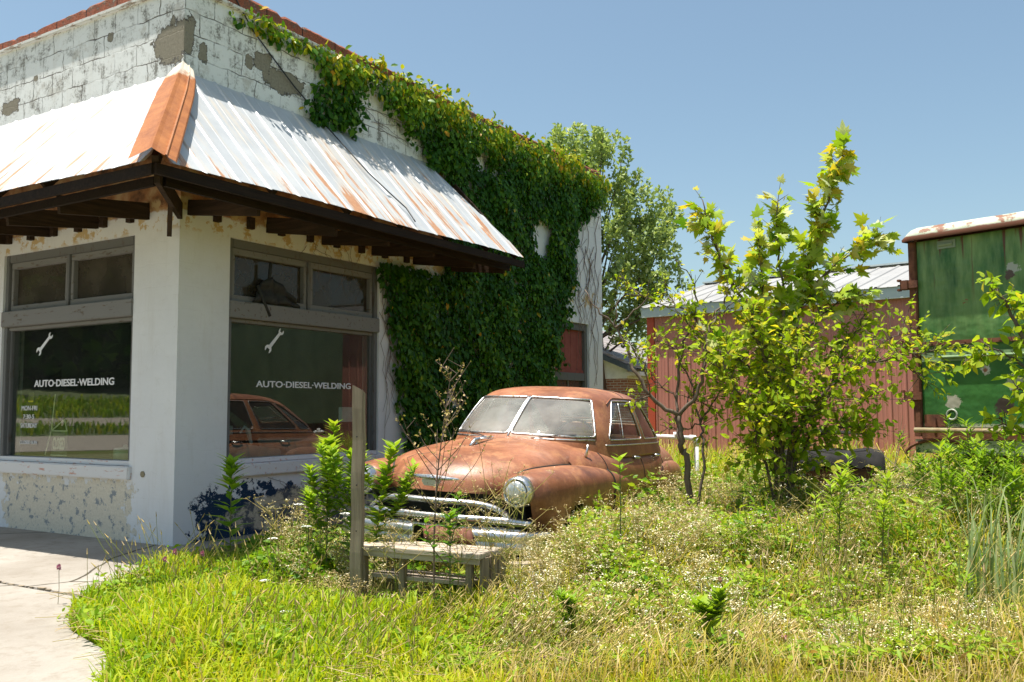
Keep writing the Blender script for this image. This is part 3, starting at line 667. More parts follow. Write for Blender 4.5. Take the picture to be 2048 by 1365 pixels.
tag(mb.build('window_counter', M['dark_room'], bevel=.01), 'dark low counter running inside the shop windows', 'counter')
bx_ = thing('cardboard_tray', 'pale flat tray tipped up inside the side window', 'tray', (X0 - .45, Y0 + 1.15, .87))
mb = MB(); mb.add([(0, 0, 0), (.0, .85, 0), (0, .85, .12), (0, .35, .19), (0, 0, .05), (-.3, 0, .02), (-.3, .85, .02), (-.3, .85, .14), (-.3, .35, .21), (-.3, 0, .07)], [(0, 1, 2, 3, 4), (5, 9, 8, 7, 6), (4, 3, 8, 9), (3, 2, 7, 8), (1, 6, 7, 2), (0, 4, 9, 5), (0, 5, 6, 1)])
mb.build('tray_body', simple('pale_aqua_tray', (.30, .40, .38), (.38, .48, .46), 5), bx_, bevel=.01)
mb = MB(); mb.tube([(-.12, .45, .2), (-.10, .38, .36), (-.12, .33, .42), (-.14, .28, .34)], [.02, .035, .02, .012], 6); mb.build('plastic_bag', simple('crumpled_clear_bag', (.5, .55, .55), rough=.2), bx_)
ch = thing('white_chest_cooler', 'white chest cooler standing inside the side window', 'cooler', (X0 - .95, Y0 + 2.35, .06))
mb = MB(); mb.box((-.3, 0, 0), (.25, .95, .98)); mb.build('body', simple('dull_white_enamel', (.33, .38, .38), (.4, .45, .45), 4, .4, bump=0), ch, bevel=.02)
mb = MB(); mb.box((-.32, -.02, .985), (.27, .97, 1.05)); mb.build('lid', simple('dull_white_lid', (.40, .45, .45), (.45, .5, .5), 4, .4, bump=0), ch, bevel=.02)
mb = MB(); mb.prism([(0, 0), (.27, 0), (.27, .20), (0, .20)], 0, .002, lambda u, v, h: (h, u, v)); nt = mb.build('paper_notice', simple('blank_white_paper', (.55, .6, .58), bump=0)); nt.location = (X0 - .122, Y0 + 2.72, 1.33); tag(nt, 'pale paper notice taped to the side window', 'notice')
mg = thing('mug_shelf', 'dim shelf with pale mugs seen through the side window', 'shelf', (X0 - 1.6, Y0 + 1.6, 1.12))
mb = MB(); mb.box((-.15, 0, 0), (.1, .9, .03)); mb.box((-.12, .02, -1.06), (-.08, .06, 0)); mb.box((-.12, .84, -1.06), (-.08, .88, 0)); mb.build('shelf_board', M['rafter_y'], mg)
for k in range(3): 
    mb = MB(); mb.lathe([(.045, .03), (.05, .05), (.05, .16), (.044, .16), (.044, .05)], (0, .2 + k * .17, 0), n=16); mb.build('mug', simple('pale_mug%s' % '', (.35, .42, .4), rough=.3, bump=0), mg, smooth=True)
jk = MB()
U_, V_ = np.meshgrid(np.linspace(0, 1, 16), np.linspace(0, 1, 10), indexing='ij')
jv = []
for u_, v_ in zip(U_.ravel(), V_.ravel()):
    wz = .34 * (1 - abs(u_ - .35) * 1.1) * v_; jv.append((.03 + .03 * math.sin(u_ * 19 + v_ * 3) + .02 * math.sin(v_ * 9), .06 + .78 * u_ * (1 - .25 * v_) + .1 * v_, .0 + wz + .01 * math.sin(u_ * 11)))
jf = [(i * 10 + j, (i + 1) * 10 + j, (i + 1) * 10 + j + 1, i * 10 + j + 1) for i in range(15) for j in range(9)]
jk.add(jv, jf); jk.tube([(.05, .30, .2), (.06, .32, .5)], .022, 6); jk.tube([(.06, .12, .2), (.07, .20, .02), (.08, .30, -.16)], .02, 6)
jo = jk.build('dark_jacket', simple('black_cloth', (.015, .016, .015), (.035, .035, .03), 20), smooth=True); jo.location = (X0 - .055, Y0 + 1.02, 2.80)
md = jo.modifiers.new('s', 'SOLIDIFY'); md.thickness = .012
tag(jo, 'crumpled black jacket stuffed in the broken upper side window', 'jacket')

# cable over the wall and the canopy
def cable(pts, name, lab):
    mb = MB(); P = [Vector(p) for p in pts]; out = []
    for i in range(len(P) - 1):
        for k in range(6): out.append(P[i].lerp(P[i + 1], k / 6))
    out.append(P[-1]); mb.tube(out, .009, 6); return tag(mb.build(name, M['black'], smooth=True), lab, 'cable')
cw = [on(px, py, 0, X0 + .03) for px, py in ((470, -5), (505, 60), (545, 115), (590, 175), (622, 212))]
def on_roof(px, py):   # intersection with the sloping sheet
    r = ray(px, py); nx, nz = (WZ - EZ), EP; k = nx * X0 + nz * WZ
    t_ = (k - (nx * cO[0] + nz * cO[2])) / (nx * r[0] + nz * r[2]); return cO + r * t_ + np.array([.02, 0, .02])
cable([tuple(p) for p in cw] + [tuple(on_roof(px, py)) for px, py in ((640, 245), (690, 300), (735, 350), (775, 388), (810, 420), (828, 447))], 'cable', 'black cable hanging down the side wall and across the canopy')
# ------------------------------------------------------------ the old sedan (x to its left side, y rearwards, z up)
def rust_mat():
    t = NT('sun_baked_rust'); n = t.noise(1.6, det=8, rough=.65); n2 = t.noise(45.0, det=6); n3 = t.noise(6.0, det=8, rough=.7); x, y, z = t.xyz()
    c = t.ramp(n, [(.30, (.135, .048, .024)), (.5, (.30, .115, .056)), (.70, (.42, .185, .105))])
    c = t.mix(t.math('MULTIPLY', t.step(n3, .5, .60), .5), c, (.46, .22, .10))
    c = t.mix(t.math('MULTIPLY', t.step(t.noise(80.0, det=4, rough=.7), .54, .62), .45), c, (.11, .042, .025))
    c = t.mix(t.math('MULTIPLY', t.step(t.noise(2.7, det=3), .60, .70), .28), c, (.42, .27, .20))
    st = t.noise(1.0, t.scale(t.obj(), (9, 9, .9)), 5, .6)
    c = t.mix(t.math('MULTIPLY', t.step(st, .52, .70), .4), c, (.15, .062, .035))
    return t.done(t.bsdf(c, t.ramp(n3, [(.3, (.34,) * 3), (.7, (.52,) * 3)]), 0, t.bump(t.math('ADD', t.math('MULTIPLY', t.noise(2.4, det=3), 5.0), n2), .28, .006), .40))
M['rust'] = rust_mat()
def chrome_mat():
    t = NT('pitted_chrome'); n = t.noise(28.0, det=6, rough=.7)
    c = t.mix(t.step(n, .55, .63), (.66, .66, .66), (.28, .16, .10))
    return t.done(t.bsdf(c, t.ramp(n, [(.3, (.22,) * 3), (.7, (.5,) * 3)]), 1.0, t.bump(n, .1, .003)))
M['chrome'] = chrome_mat()
M['rubber'] = simple('perished_rubber', (.012, .011, .010), (.04, .035, .03), rough=.8)
M['seat'] = simple('faded_seat_cloth', (.34, .30, .24), (.52, .47, .40), 5)
car = thing('vintage_sedan', 'rust covered 1950s four door sedan sunk in weeds beside the white garage', 'car', (-4.885, 6.50, -.095), math.radians(5.0))
car.scale = (1.14, 1.14, 1.14)
car.rotation_euler = (math.radians(-1.0), math.radians(2.3), math.radians(7.0))
def sec_mesh(ys, fn, nth, parent, name, mat, skip=None, close=None, both=True, thick=0):
    """loft of sections fn(y, q), q in 0..1, mirrored when both"""
    G = np.array([[fn(y, q) for q in np.linspace(0, 1, nth)] for y in ys])
    V = G.reshape(-1, 3); n, m = len(ys), nth; I = np.arange(n * m).reshape(n, m)
    F = np.stack([I[:-1, :-1], I[1:, :-1], I[1:, 1:], I[:-1, 1:]], -1).reshape(-1, 4)
    if skip is not None: F = F[~skip(V[F].mean(1))]
    if both == 'parts':
        for sg in (1, -1):
            me = bpy.data.meshes.new(name); me.from_pydata((V * np.array([sg, 1, 1])).tolist(), [], F[:, ::sg].tolist())
            bm = bmesh.new(); bm.from_mesh(me); bmesh.ops.delete(bm, geom=[v for v in bm.verts if not v.link_faces], context='VERTS'); bmesh.ops.remove_doubles(bm, verts=bm.verts, dist=.0006); bmesh.ops.recalc_face_normals(bm, faces=bm.faces); bm.to_mesh(me); bm.free()
            for p in me.polygons: p.use_smooth = True
            o = link(name, me, mat, parent)
        return o
    if both:
        V2 = V * np.array([-1, 1, 1]); F = np.vstack([F, F[:, ::-1] + len(V)]); V = np.vstack([V, V2])
    me = bpy.data.meshes.new(name); me.from_pydata(V.tolist(), [], F.tolist())
    bm = bmesh.new(); bm.from_mesh(me); bmesh.ops.remove_doubles(bm, verts=bm.verts, dist=.0006); bmesh.ops.recalc_face_normals(bm, faces=bm.faces); bm.to_mesh(me); bm.free()
    for p in me.polygons: p.use_smooth = True
    return link(name, me, mat, parent)
def wheel_cut(cy_, r=.35):
    return lambda c: (((c[:, 1] - cy_)**2 + (c[:, 2] - .34)**2) < r * r) & (np.abs(c[:, 0]) > .55)
# main body: doors, cowl, trunk
TW = ([1.15, 1.4, 1.8, 3.0, 3.7, 4.2, 4.6, 4.82, 4.93, 4.97], [.80, .86, .885, .90, .885, .84, .74, .60, .42, .15])
TZ = ([1.15, 1.4, 1.8, 3.0, 3.7, 4.2, 4.6, 4.82, 4.93, 4.97], [1.08, 1.12, 1.145, 1.15, 1.15, 1.11, .99, .84, .70, .60])
def tub(y, q):
    W = float(spl(*TW, y)); Z = float(spl(*TZ, y)); z0 = .62 if y < 4.6 else .55
    if q < .22:
        k = q / .22; zz = .28 + (z0 - .28) * k; return (W * (.93 + .07 * math.sin(k * PI / 2)), y, zz)
    a = (q - .22) / .78 * PI / 2; return (W * abs(math.cos(a))**(.46), y, z0 + (Z - z0) * abs(math.sin(a))**(.60))
body = sec_mesh(list(np.linspace(1.15, 4.4, 64)) + list(np.linspace(4.44, 4.97, 24)), tub, 44, car, 'body', M['rust'], wheel_cut(3.80))
# hood
HW = ([.02, .06, .15, .4, .8, 1.3, 1.9], [.47, .53, .58, .64, .67, .69, .74])
HZ = ([.02, .06, .15, .3, .5, .8, 1.3, 1.9], [.765, .85, .945, 1.02, 1.07, 1.11, 1.155, 1.185])
H0 = ([.02, .06, .15, .4, .8, 1.3, 1.9], [.745, .775, .83, .925, .952, .958, 1.0])
def hood(y, q):
    a_, b_, c_ = hood_(y, q); return (a_, b_ if b_ < .3 else .3 + (b_ - .3) * .80, c_)
def hood_(y, q):
    W = float(spl(*HW, y)); Z = float(spl(*HZ, y)); z0 = float(spl(*H0, y)); a = q * PI / 2
    cy_ = .20 * (abs(math.cos(a))**1.6) * max(0, (.8 - y) / .8)      # the nose bows in plan
    c, s_ = abs(math.cos(a)), abs(math.sin(a))
    px_ = c**.80; pz = s_**1.12
    if y > 1.5: cy_ -= 0
    yy = y + cy_ + (.14 * c**2 * max(0, (y - 1.3) / .6))
    return (W * px_, yy, z0 + (Z - z0) * pz)
hd = sec_mesh(list(np.linspace(.02, .3, 14)) + list(np.linspace(.34, 1.84, 40)), hood, 30, car, 'hood', M['rust'])
# front pan under the hood lip
# front fenders
FX = ([.10, .16, .25, .5, .9, 1.4, 1.9, 2.5], [.69, .70, .71, .72, .725, .73, .735, .735])
FA = ([.10, .13, .18, .30, .5, .85, 1.25, 1.7, 2.3], [.10, .15, .185, .215, .235, .24, .235, .20, .165])
FZ = ([.10, .13, .18, .30, .5, .85, 1.25, 1.7, 2.3], [.87, .905, .93, .945, .96, .965, .957, .925, .85])
def fender(y, q):
    xc = float(spl(*FX, y)); a = float(spl(*FA, y)); zt = float(spl(*FZ, y)); zc = .74
    b_ = float(np.interp(y, [.10, .3], [.50, .34]))
    if q < .3:
        k = q / .3; z_ = b_ + (zc - b_) * k; return (xc + a * (.92 + .08 * k), y + .12 * (1 - k) * max(0, (.35 - y) / .25), z_)
    an = (q - .3) / .7 * PI; c = math.cos(an)
    return (xc + a * math.copysign(abs(c)**.8, c), y, zc + (zt - zc) * abs(math.sin(an))**.8)
fnd = sec_mesh(list(np.linspace(.10, .34, 14)) + list(np.linspace(.38, 2.5, 56)), fender, 40, car, 'front_fender', M['rust'], wheel_cut(.72, .34), both='parts')
RX = ([3.12, 3.2, 3.35, 3.7, 4.2, 4.6, 4.8, 4.9], [.80, .80, .80, .795, .76, .69, .63, .60])
RA = ([3.12, 3.2, 3.35, 3.7, 4.2, 4.6, 4.8, 4.9], [.02, .09, .13, .155, .155, .14, .11, .04])
RZ = ([3.12, 3.2, 3.35, 3.7, 4.2, 4.6, 4.8, 4.9], [.62, .76, .86, .92, .90, .84, .76, .68])
def rfender(y, q):
    xc = float(spl(*RX, y)); a = float(spl(*RA, y)); zt = float(spl(*RZ, y)); zc = .58
    if q < .3:
        k = q / .3; return (xc + a * (.9 + .1 * k), y, .32 + (zc - .32) * k)
    an = (q - .3) / .7 * PI; c = math.cos(an); return (xc + a * math.copysign(abs(c)**.75, c), y, zc + (zt - zc) * abs(math.sin(an))**.75)
sec_mesh(np.concatenate([np.linspace(3.12, 3.4, 16), np.linspace(3.44, 4.9, 40)]), rfender, 36, car, 'rear_fender', M['rust'], wheel_cut(3.80, .34), both='parts')
# seam tubes: where hood meets fender, door gaps
def seam(name, pts, r=.006, mat=None):
    mb = MB(); mb.tube(pts, r, 6); return mb.build(name, mat or M['rubber'], car, smooth=True)
HPG = np.array([[hood(a, q) for q in np.linspace(0, .7, 260)] for a in np.linspace(.02, 1.84, 260)]).reshape(-1, 3)
for sx in (1, -1):
    pts = []
    for y in np.linspace(.24, 1.6, 34):
        hx = HPG[np.abs(HPG[:, 1] - y) < .006]; hx = hx[np.argsort(hx[:, 0])]
        fx = np.array([fender(y, q) for q in np.linspace(.3, 1, 200)]); fx = fx[np.argsort(fx[:, 0])]
        gx = np.linspace(fx[0, 0] + .002, .72, 240); zh = np.interp(gx, hx[:, 0], hx[:, 2], right=0); zf = np.interp(gx, fx[:, 0], fx[:, 2])
        k = np.where(zf > zh)[0]
        if len(k): pts.append((sx * (gx[k[0]] + .002), y, max(zh[k[0]], zf[k[0]]) + .002))
    seam('hood_gap', pts, [.005] + [.009] * (len(pts) - 8) + [.008] * 7)
    for y0 in (1.72, 2.78, 3.55):
        seam('door_gap', [(sx * (tub(y0, q)[0] + .0015), y0 + (.0 if q > .3 else 0), tub(y0, q)[2]) for q in np.linspace(.02, .62, 24)], .0055)
    # the fender's rear edge overlapping the door
    seam('fender_edge', [(sx * (fender(1.70, q)[0] + .002), 1.70, fender(1.70, q)[2]) for q in np.linspace(.0, .62, 24)], .010)
    mb = MB(); mb.bar((sx * .905, 2.05, .60), (sx * .915, 3.1, .60), .012, .022); mb.build('side_moulding', M['chrome'], car)
    for y0 in (2.56, 3.32):
        mb = MB(); xx = sx * (tub(y0, .5)[0] + .0); zc_ = .985
        Wd = float(spl(*TW, y0)); 
        ang = [q for q in np.linspace(.22, 1, 200) if tub(y0, q)[2] < zc_][-1]; xs_ = tub(y0, ang)[0]
        mb.tube([(sx * (xs_ - .01), y0, zc_), (sx * (xs_ + .035), y0, zc_ + .005), (sx * (xs_ + .04), y0 + .07, zc_ + .002), (sx * (xs_ + .03), y0 + .15, zc_ - .004)], [.014, .013, .011, .008], 8)
        mb.tube([(sx * (xs_ - .01), y0 + .13, zc_ - .003), (sx * (xs_ + .03), y0 + .13, zc_ - .003)], .009, 8)
        mb.build('door_handle', M['chrome'], car, smooth=True)
# ---- cabin: levels z, front y, rear y, half width
GZ = [1.00, 1.20, 1.33, 1.45, 1.535, 1.60, 1.64, 1.665, 1.675]
GF = [1.32, 1.44, 1.58, 1.72, 1.84, 1.98, 2.18, 2.44, 2.72]
GR = [4.28, 4.12, 3.95, 3.79, 3.66, 3.51, 3.34, 3.14, 2.92]
GW = [.845, .80, .760, .715, .675, .61, .50, .33, .11]
NT_, NS_ = 110, 720
NEXP = 3.6
base_a = np.linspace(0, PI, 4000)
def plan(a, yf, yr, W, n=NEXP):
    L = (yr - yf) / 2; yc = (yr + yf) / 2; s_, c = np.sin(a), np.cos(a)
    return W * np.sign(s_) * np.abs(s_)**(2 / n), yc - L * np.sign(c) * np.abs(c)**(2 / n)
bx0, by0 = plan(base_a, GF[2], GR[2], GW[2]); arc = np.concatenate([[0], np.cumsum(np.hypot(np.diff(bx0), np.diff(by0)))]); ARC = arc[-1]
def G(s_, t):
    """s_ signed arc length round the cabin at window height, t the level 0..8"""
    s_ = np.asarray(s_, float); t = np.asarray(t, float)
    a = np.interp(np.abs(s_), arc, base_a); lev = np.arange(9)
    yf, yr, W, z = (spl(lev, q, t) for q in (GF, GR, GW, GZ))
    n = NEXP - .25 * np.clip(t - 4, 0, 3)
    x, y = plan(a, yf, yr, W, n); x = x * np.sign(s_ + 1e-12)
    v = np.clip(1 - np.abs(x) / .68, 0, 1) * np.clip((4.6 - t) / 4, 0, 1)    # shallow V of the windscreen
    y = np.where((np.abs(s_) < .9), y - .055 * v, y)
    return np.stack([x, y, z + np.zeros_like(x)], -1)
def rrect_sdf(P, s_, t, r):
    """signed distance to a convex polygon P (counter-clockwise, in s,t-metres), rounded"""
    d = np.full(s_.shape, -1e9); n = len(P)
    P = np.array(P); c = P.mean(0)
    for i in range(n):
        a, b_ = P[i], P[(i + 1) % n]; e = (b_ - a) / np.linalg.norm(b_ - a); no = np.array([e[1], -e[0]])
        if (c - a) @ no > 0: no = -no
        dd = (s_ - a[0]) * no[0] + (t - a[1]) * no[1]
        d = np.where(d < -1e8, dd, np.log(np.exp(np.clip(d / r, -60, 60)) + np.exp(np.clip(dd / r, -60, 60))) * r)
    return d
# level <-> metres of slope height (.13 m a level in the window zone)
LV = .135
side0 = float(np.interp(.0, base_a - np.interp(0, base_a, base_a), arc))
WINS_C = {   # polygons in (s, level*LV)
    'windscreen_l': [(.012, 1.0 * LV), (.79, .93 * LV), (.715, 4.0 * LV), (.012, 4.15 * LV)],
    'front_side': [(.99, .80 * LV), (1.80, .80 * LV), (1.80, 4.1 * LV), (1.14, 4.0 * LV)],
    'rear_side': [(1.89, .80 * LV), (2.44, .80 * LV), (2.38, 4.05 * LV), (1.89, 4.1 * LV)],
    'quarter': [(2.49, .80 * LV), (2.74, .80 * LV), (2.54, 3.6 * LV), (2.44, 3.9 * LV)],
    'rear': [(ARC - .50, 1.7 * LV), (ARC + .02, 1.7 * LV), (ARC + .02, 4.0 * LV), (ARC - .42, 3.9 * LV)],
}
ss = np.linspace(-ARC, ARC, NS_ + 1); tt = np.linspace(0, 8, NT_ + 1)
Sg, Tg = np.meshgrid(ss, tt, indexing='ij'); V = G(Sg, Tg)
Sc = (Sg[:-1, :-1] + Sg[1:, 1:]) / 2; Tc = (Tg[:-1, :-1] + Tg[1:, 1:]) / 2
I = np.arange(Sg.size).reshape(Sg.shape)
F = np.stack([I[:-1, :-1], I[1:, :-1], I[1:, 1:], I[:-1, 1:]], -1)
inside = np.zeros(Sc.shape, bool); masks = {}
for k, P in WINS_C.items():
    d = rrect_sdf(P, np.abs(Sc), Tc * LV, .012); masks[k] = d; inside |= d < -.004
Fb = F[~inside].reshape(-1, 4)
me = bpy.data.meshes.new('cabin'); me.from_pydata(V.reshape(-1, 3).tolist(), [], Fb.tolist())
bm = bmesh.new(); bm.from_mesh(me); bmesh.ops.remove_doubles(bm, verts=bm.verts, dist=.0005)
top = [v for v in bm.verts if v.co.z > 1.6745]
bmesh.ops.delete(bm, geom=[v for v in bm.verts if not v.link_faces], context='VERTS')
eb = [e for e in bm.edges if e.is_boundary and e.verts[0].co.z > 1.67 and e.verts[1].co.z > 1.67]
if eb: bmesh.ops.contextual_create(bm, geom=eb)
bmesh.ops.recalc_face_normals(bm, faces=bm.faces); bm.to_mesh(me); bm.free()
for p in me.polygons: p.use_smooth = True
cab = link('cabin', me, M['rust'], car)
sol = cab.modifiers.new('thickness', 'SOLIDIFY'); sol.thickness = .018; sol.offset = -1
def inward(P, e=.012):
    c = np.array([0, 3.0, 1.2]); q = P.copy(); k = nrm((P - c) * np.array([1, .5, .6])); return P - k * e
M['windscreen'] = glass('dust_and_glare_windscreen', .9, (.80, .83, .80), .32, 1.75, (.86, .86, .80))  # dust film, made whiter to stand in for hazy sun glare
M['side_glass'] = glass('side_glass', .9, (.72, .76, .70), .06, 1.7)
def cpoly(P, d=0.0, n=10, r=.035):
    """rounded outline of a polygon"""
    P = [np.array(p, float) for p in P]; out = []
    for i in range(len(P)):
        a, b_, c = P[i - 1], P[i], P[(i + 1) % len(P)]; u = (a - b_) / np.linalg.norm(a - b_); v = (c - b_) / np.linalg.norm(c - b_)
        p0, p1 = b_ + u * r, b_ + v * r
        for k in range(n + 1):
            q = k / n; out.append((1 - q)**2 * p0 + 2 * q * (1 - q) * b_ + q * q * p1)
    res = []
    for i in range(len(out)):
        a, b_ = out[i], out[(i + 1) % len(out)]; L_ = np.linalg.norm(b_ - a); m = max(1, int(L_ / .03))
        for k in range(m): res.append(a + (b_ - a) * k / m)
    return np.array(res)
for k, P in WINS_C.items():
    for sx in (1, -1):
        if k == 'rear' and sx == -1: continue
        m = masks[k] < .012
        if k != 'rear': m = m & ((Sc * sx) > 0)
        fg = F[m].reshape(-1, 4)
        used, inv = np.unique(fg, return_inverse=True); gv = inward(V.reshape(-1, 3)[used])
        nm = {'windscreen_l': 'windshield_pane'}.get(k, 'window_pane')
        go = np_mesh(nm, gv, inv.reshape(-1, 4), M['windscreen'] if k == 'windscreen_l' else M['side_glass'], cab, smooth=True)
        o2 = cpoly(P)
        if k == 'rear':
            h = o2[o2[:, 0] < ARC - .002]; o2 = np.vstack([h, (h * np.array([-1, 1]) + np.array([2 * ARC, 0]))[::-1]])
            s2 = o2[:, 0].copy(); s2 = np.where(s2 > ARC, s2 - 2 * ARC, s2)
            pts = G(s2, o2[:, 1] / LV)
        else: pts = G(o2[:, 0] * sx, o2[:, 1] / LV)
        mb = MB(); mb.tube(np.vstack([pts, pts[:2]]), .007 if k != 'windscreen_l' else .010, 8, False)
        mb.build('window_trim', M['chrome'], cab, smooth=True)
for sx in (1, -1):   # vent wing bar, window belt moulding, drip rail
    t1 = np.linspace(.9, 3.8, 14); mb = MB(); mb.tube(G(np.full(14, sx * 1.29) + sx * .05 * (t1 - .9) / 3, t1), .006, 8); mb.build('vent_bar', M['chrome'], cab, smooth=True)
    s1 = np.linspace(.93, 2.95, 50); mb = MB(); mb.tube(G(sx * s1, np.full(50, .55)), .007, 8); mb.build('belt_moulding', M['chrome'], cab, smooth=True)
    s1 = np.linspace(.98, 2.62, 50); q1 = 4.42 - .9 * np.clip((1.25 - s1) / .27, 0, 1)**2 - 1.3 * np.clip((s1 - 2.2) / .42, 0, 1)**2
    mb = MB(); mb.tube(G(sx * s1, q1) * np.array([1.004, 1, 1.001]), .007, 6); mb.build('drip_rail', M['rust'], cab, smooth=True)
mb = MB(); t1 = np.linspace(.8, 4.2, 16); P1 = G(np.zeros(16), t1); P1[:, 1] -= .008; mb.tube(P1, .009, 8); mb.build('windshield_divider', M['chrome'], cab, smooth=True)
s1 = np.linspace(-.78, .78, 60); mb = MB(); mb.tube(G(s1, np.full(60, .78)), .009, 8); mb.build('cowl_moulding', M['chrome'], cab, smooth=True)
mb = MB(); s1 = np.linspace(-.66, .66, 30); mb.tube(G(np.concatenate([np.full(20, 1.71)]), np.linspace(4.5, 7.6, 20)) + np.array([0, 0, .001]), .004, 6); mb.build('roof_seam', M['rubber'], cab); mb = MB(); mb.tube(G(np.full(20, -1.71), np.linspace(4.5, 7.6, 20)) + np.array([0, 0, .001]), .004, 6); mb.build('roof_seam', M['rubber'], cab)
for sx in (1, -1):   # wipers
    mb = MB(); a = G(np.array([sx * .22]), np.array([.75]))[0]; b_ = G(np.array([sx * .60]), np.array([1.05]))[0]
    mb.tube([a + (0, -.03, .01), (a + b_) / 2 + (0, -.045, .015), b_ + (0, -.03, .0)], .005, 6); mb.build('wiper', M['rubber'], car)
# headlights
def lens_mat():
    t = NT('old_headlight_glass'); x, y, z = t.xyz(); fl = t.math('SINE', t.math('MULTIPLY', x, 210.0))
    n = t.noise(14.0, det=4); c = t.ramp(n, [(.3, (.40, .42, .40)), (.7, (.68, .70, .68))])
    return t.done(t.bsdf(c, .18, .45, t.bump(t.math('ADD', fl, n), .35, .004), .8))
M['lens'] = lens_mat()
for sx in (1, -1):
    hl = MB(); o_ = (sx * .695, 0, .80)
    hl.lathe([(.118, .30), (.121, .10), (.117, .065), (.106, .045), (.095, .040), (.090, .052), (.090, .075)], o_, 'y', 40)
    h_ = hl.build('headlight', M['chrome'], car, smooth=True)
    ln = MB(); ln.lathe([(.091, .062), (.088, .048), (.078, .034), (.06, .024), (.03, .019), (.001, .018)], o_, 'y', 40); ln.build('lens', M['lens'], h_, smooth=True)
# nose emblem, hood ornament, grille
mb = MB(); e = []
for k in range(25):
    q = -1 + 2 * k / 24; e.append((q * .22, .018 + .05 * q * q - .03, .87 - .005 * q))
mb.tube(e, [.004 + .020 * (1 - abs(-1 + 2 * k / 24))**.6 for k in range(25)], 8, True)
mb.prism([(-.085, -.02), (-.06, -.055), (.06, -.055), (.085, -.02), (.06, .02), (-.06, .02)], 0, .03, lambda u, v, h: (u, -.005 - h * .6, .86 + v)); mb.build('nose_emblem', M['chrome'], car, smooth=False, bevel=.004)
mb = MB(); mb.tube([(0, .62, 1.10), (0, .70, 1.145), (0, .85, 1.165), (0, 1.06, 1.17)], [.012, .018, .016, .006], 8); mb.tube([(-.12, .86, 1.16), (0, .78, 1.162), (.12, .86, 1.16)], [.004, .014, .004], 8, flat=.5); mb.tube([(0, .72, 1.09), (0, .74, 1.15)], .014, 8)
mb.build('hood_ornament', M['chrome'], car, smooth=True)
def bow(z, hw, y0, k=.30, n=40, drop=None):
    out = []
    for i in range(n + 1):
        q = -1 + 2 * i / n; out.append((q * hw, y0 + k * q * q * hw, z - (drop or 0) * abs(q)**6))
    return out
gr = MB(); gr.tube(bow(.695, .66, .0, .22, 60, .16), .036, 10, flat=.7); g0 = gr.build('upper_grille_bar', M['chrome'], car, smooth=True)
gr = MB(); gr.tube(bow(.575, .78, -.005, .22, 60, .02), .033, 10); gr.build('middle_grille_bar', M['chrome'], car, smooth=True)
gr = MB(); gr.tube(bow(.50, .70, .03, .22, 60), .02, 10); gr.build('lower_grille_bar', M['chrome'], car, smooth=True)
for q in (-.42, -.2, .2, .42): 
    gr = MB(); gr.bar((q, .05, .50), (q, .05, .70), .02, .02); gr.build('grille_tooth', M['chrome'], car)
gr = MB(); gr.add([(-.72, .30, .36), (.72, .30, .36), (.66, .26, .80), (-.66, .26, .80), (0, .16, .36), (0, .14, .80)], [(0, 4, 5, 3), (4, 1, 2, 5)]); gr.build('grille_backing', M['rubber'], car)
# bumper: chrome blade ends, rusted broken middle
def blade(q0, q1, mat, name, dz=0):
    prof = [(-.0, -.085), (-.022, -.07), (-.03, -.03), (-.018, -.006), (-.018, .006), (-.03, .03), (-.022, .07), (0, .085), (.01, .07), (.004, 0), (.01, -.07)]
    qs = np.linspace(q0, q1, 30); vs = []; K = len(prof)
    for q in qs:
        x = q * .93; yb = -.10 + .20 * q * q + .25 * max(0, abs(q) - .82)**1.2 * 3
        for a, h in prof: vs.append((x, yb + a, .43 + dz + h))
    fs = [(i * K + j, i * K + (j + 1) % K, (i + 1) * K + (j + 1) % K, (i + 1) * K + j) for i in range(len(qs) - 1) for j in range(K)]
    fs += [tuple(range(K)), tuple((len(qs) - 1) * K + j for j in range(K))[::-1]]
    mb = MB(); mb.add(vs, fs); return mb.build(name, mat, car, smooth=True)
blade(.42, 1, M['chrome'], 'bumper'); blade(-1, -.1, M['chrome'], 'bumper', .0)
mb = MB()
for k in range(9): mb.tube([(.02 + k * .045, -.09 + .01 * math.sin(k * 2), .50 + .01 * math.sin(k)), (.05 + k * .045, -.12, .43), (.03 + k * .05, -.085, .35)], .03, 6)
mb.build('crumpled_bumper_section', simple('dark_rust', (.10, .035, .02), (.22, .08, .045), 15), car, smooth=True)
mb = MB(); mb.add([(-.8, .42, .34), (.8, .42, .34), (.8, .42, .80), (-.8, .42, .80)], [(0, 1, 2, 3)]); mb.build('radiator_wall', M['rubber'], car)
# underbody and wheels
mb = MB(); mb.box((-.78, .5, .24), (.78, 4.7, .32)); mb.build('floor_pan', M['rubber'], car)
for sx in (1, -1):
    for cy_ in (.72, 3.80):
        wh = MB(); wh.lathe([(.20, -.08), (.29, -.095), (.335, -.06), (.34, 0), (.335, .06), (.29, .095), (.20, .08)], (sx * .74, cy_, .30), 'x', 32)
        # sunk and flat: lower part squashed
        wh.v = [(a + (sx * .74 if False else 0), b_, c) for a, b_, c in wh.v]
        wo_ = MB()
        prof = [(.20, -.08), (.29, -.095), (.335, -.06), (.34, 0), (.335, .06), (.29, .095), (.20, .08)]
        wo_.lathe([(r, h + sx * .74) for r, h in prof], (0, cy_, .30), 'x', 32); W_ = wo_.build('wheel', M['rubber'], car, smooth=True)
        rim = MB(); rim.lathe([(.20, sx * .78), (.17, sx * .80), (.10, sx * .79), (.09, sx * .82), (.01, sx * .83)], (0, cy_, .30), 'x', 28); rim.build('rim', M['rust'], W_, smooth=True)
mb = MB(); mb.lathe([(.30, 0), (.30, .01)], (0, 0, 0)) if False else None
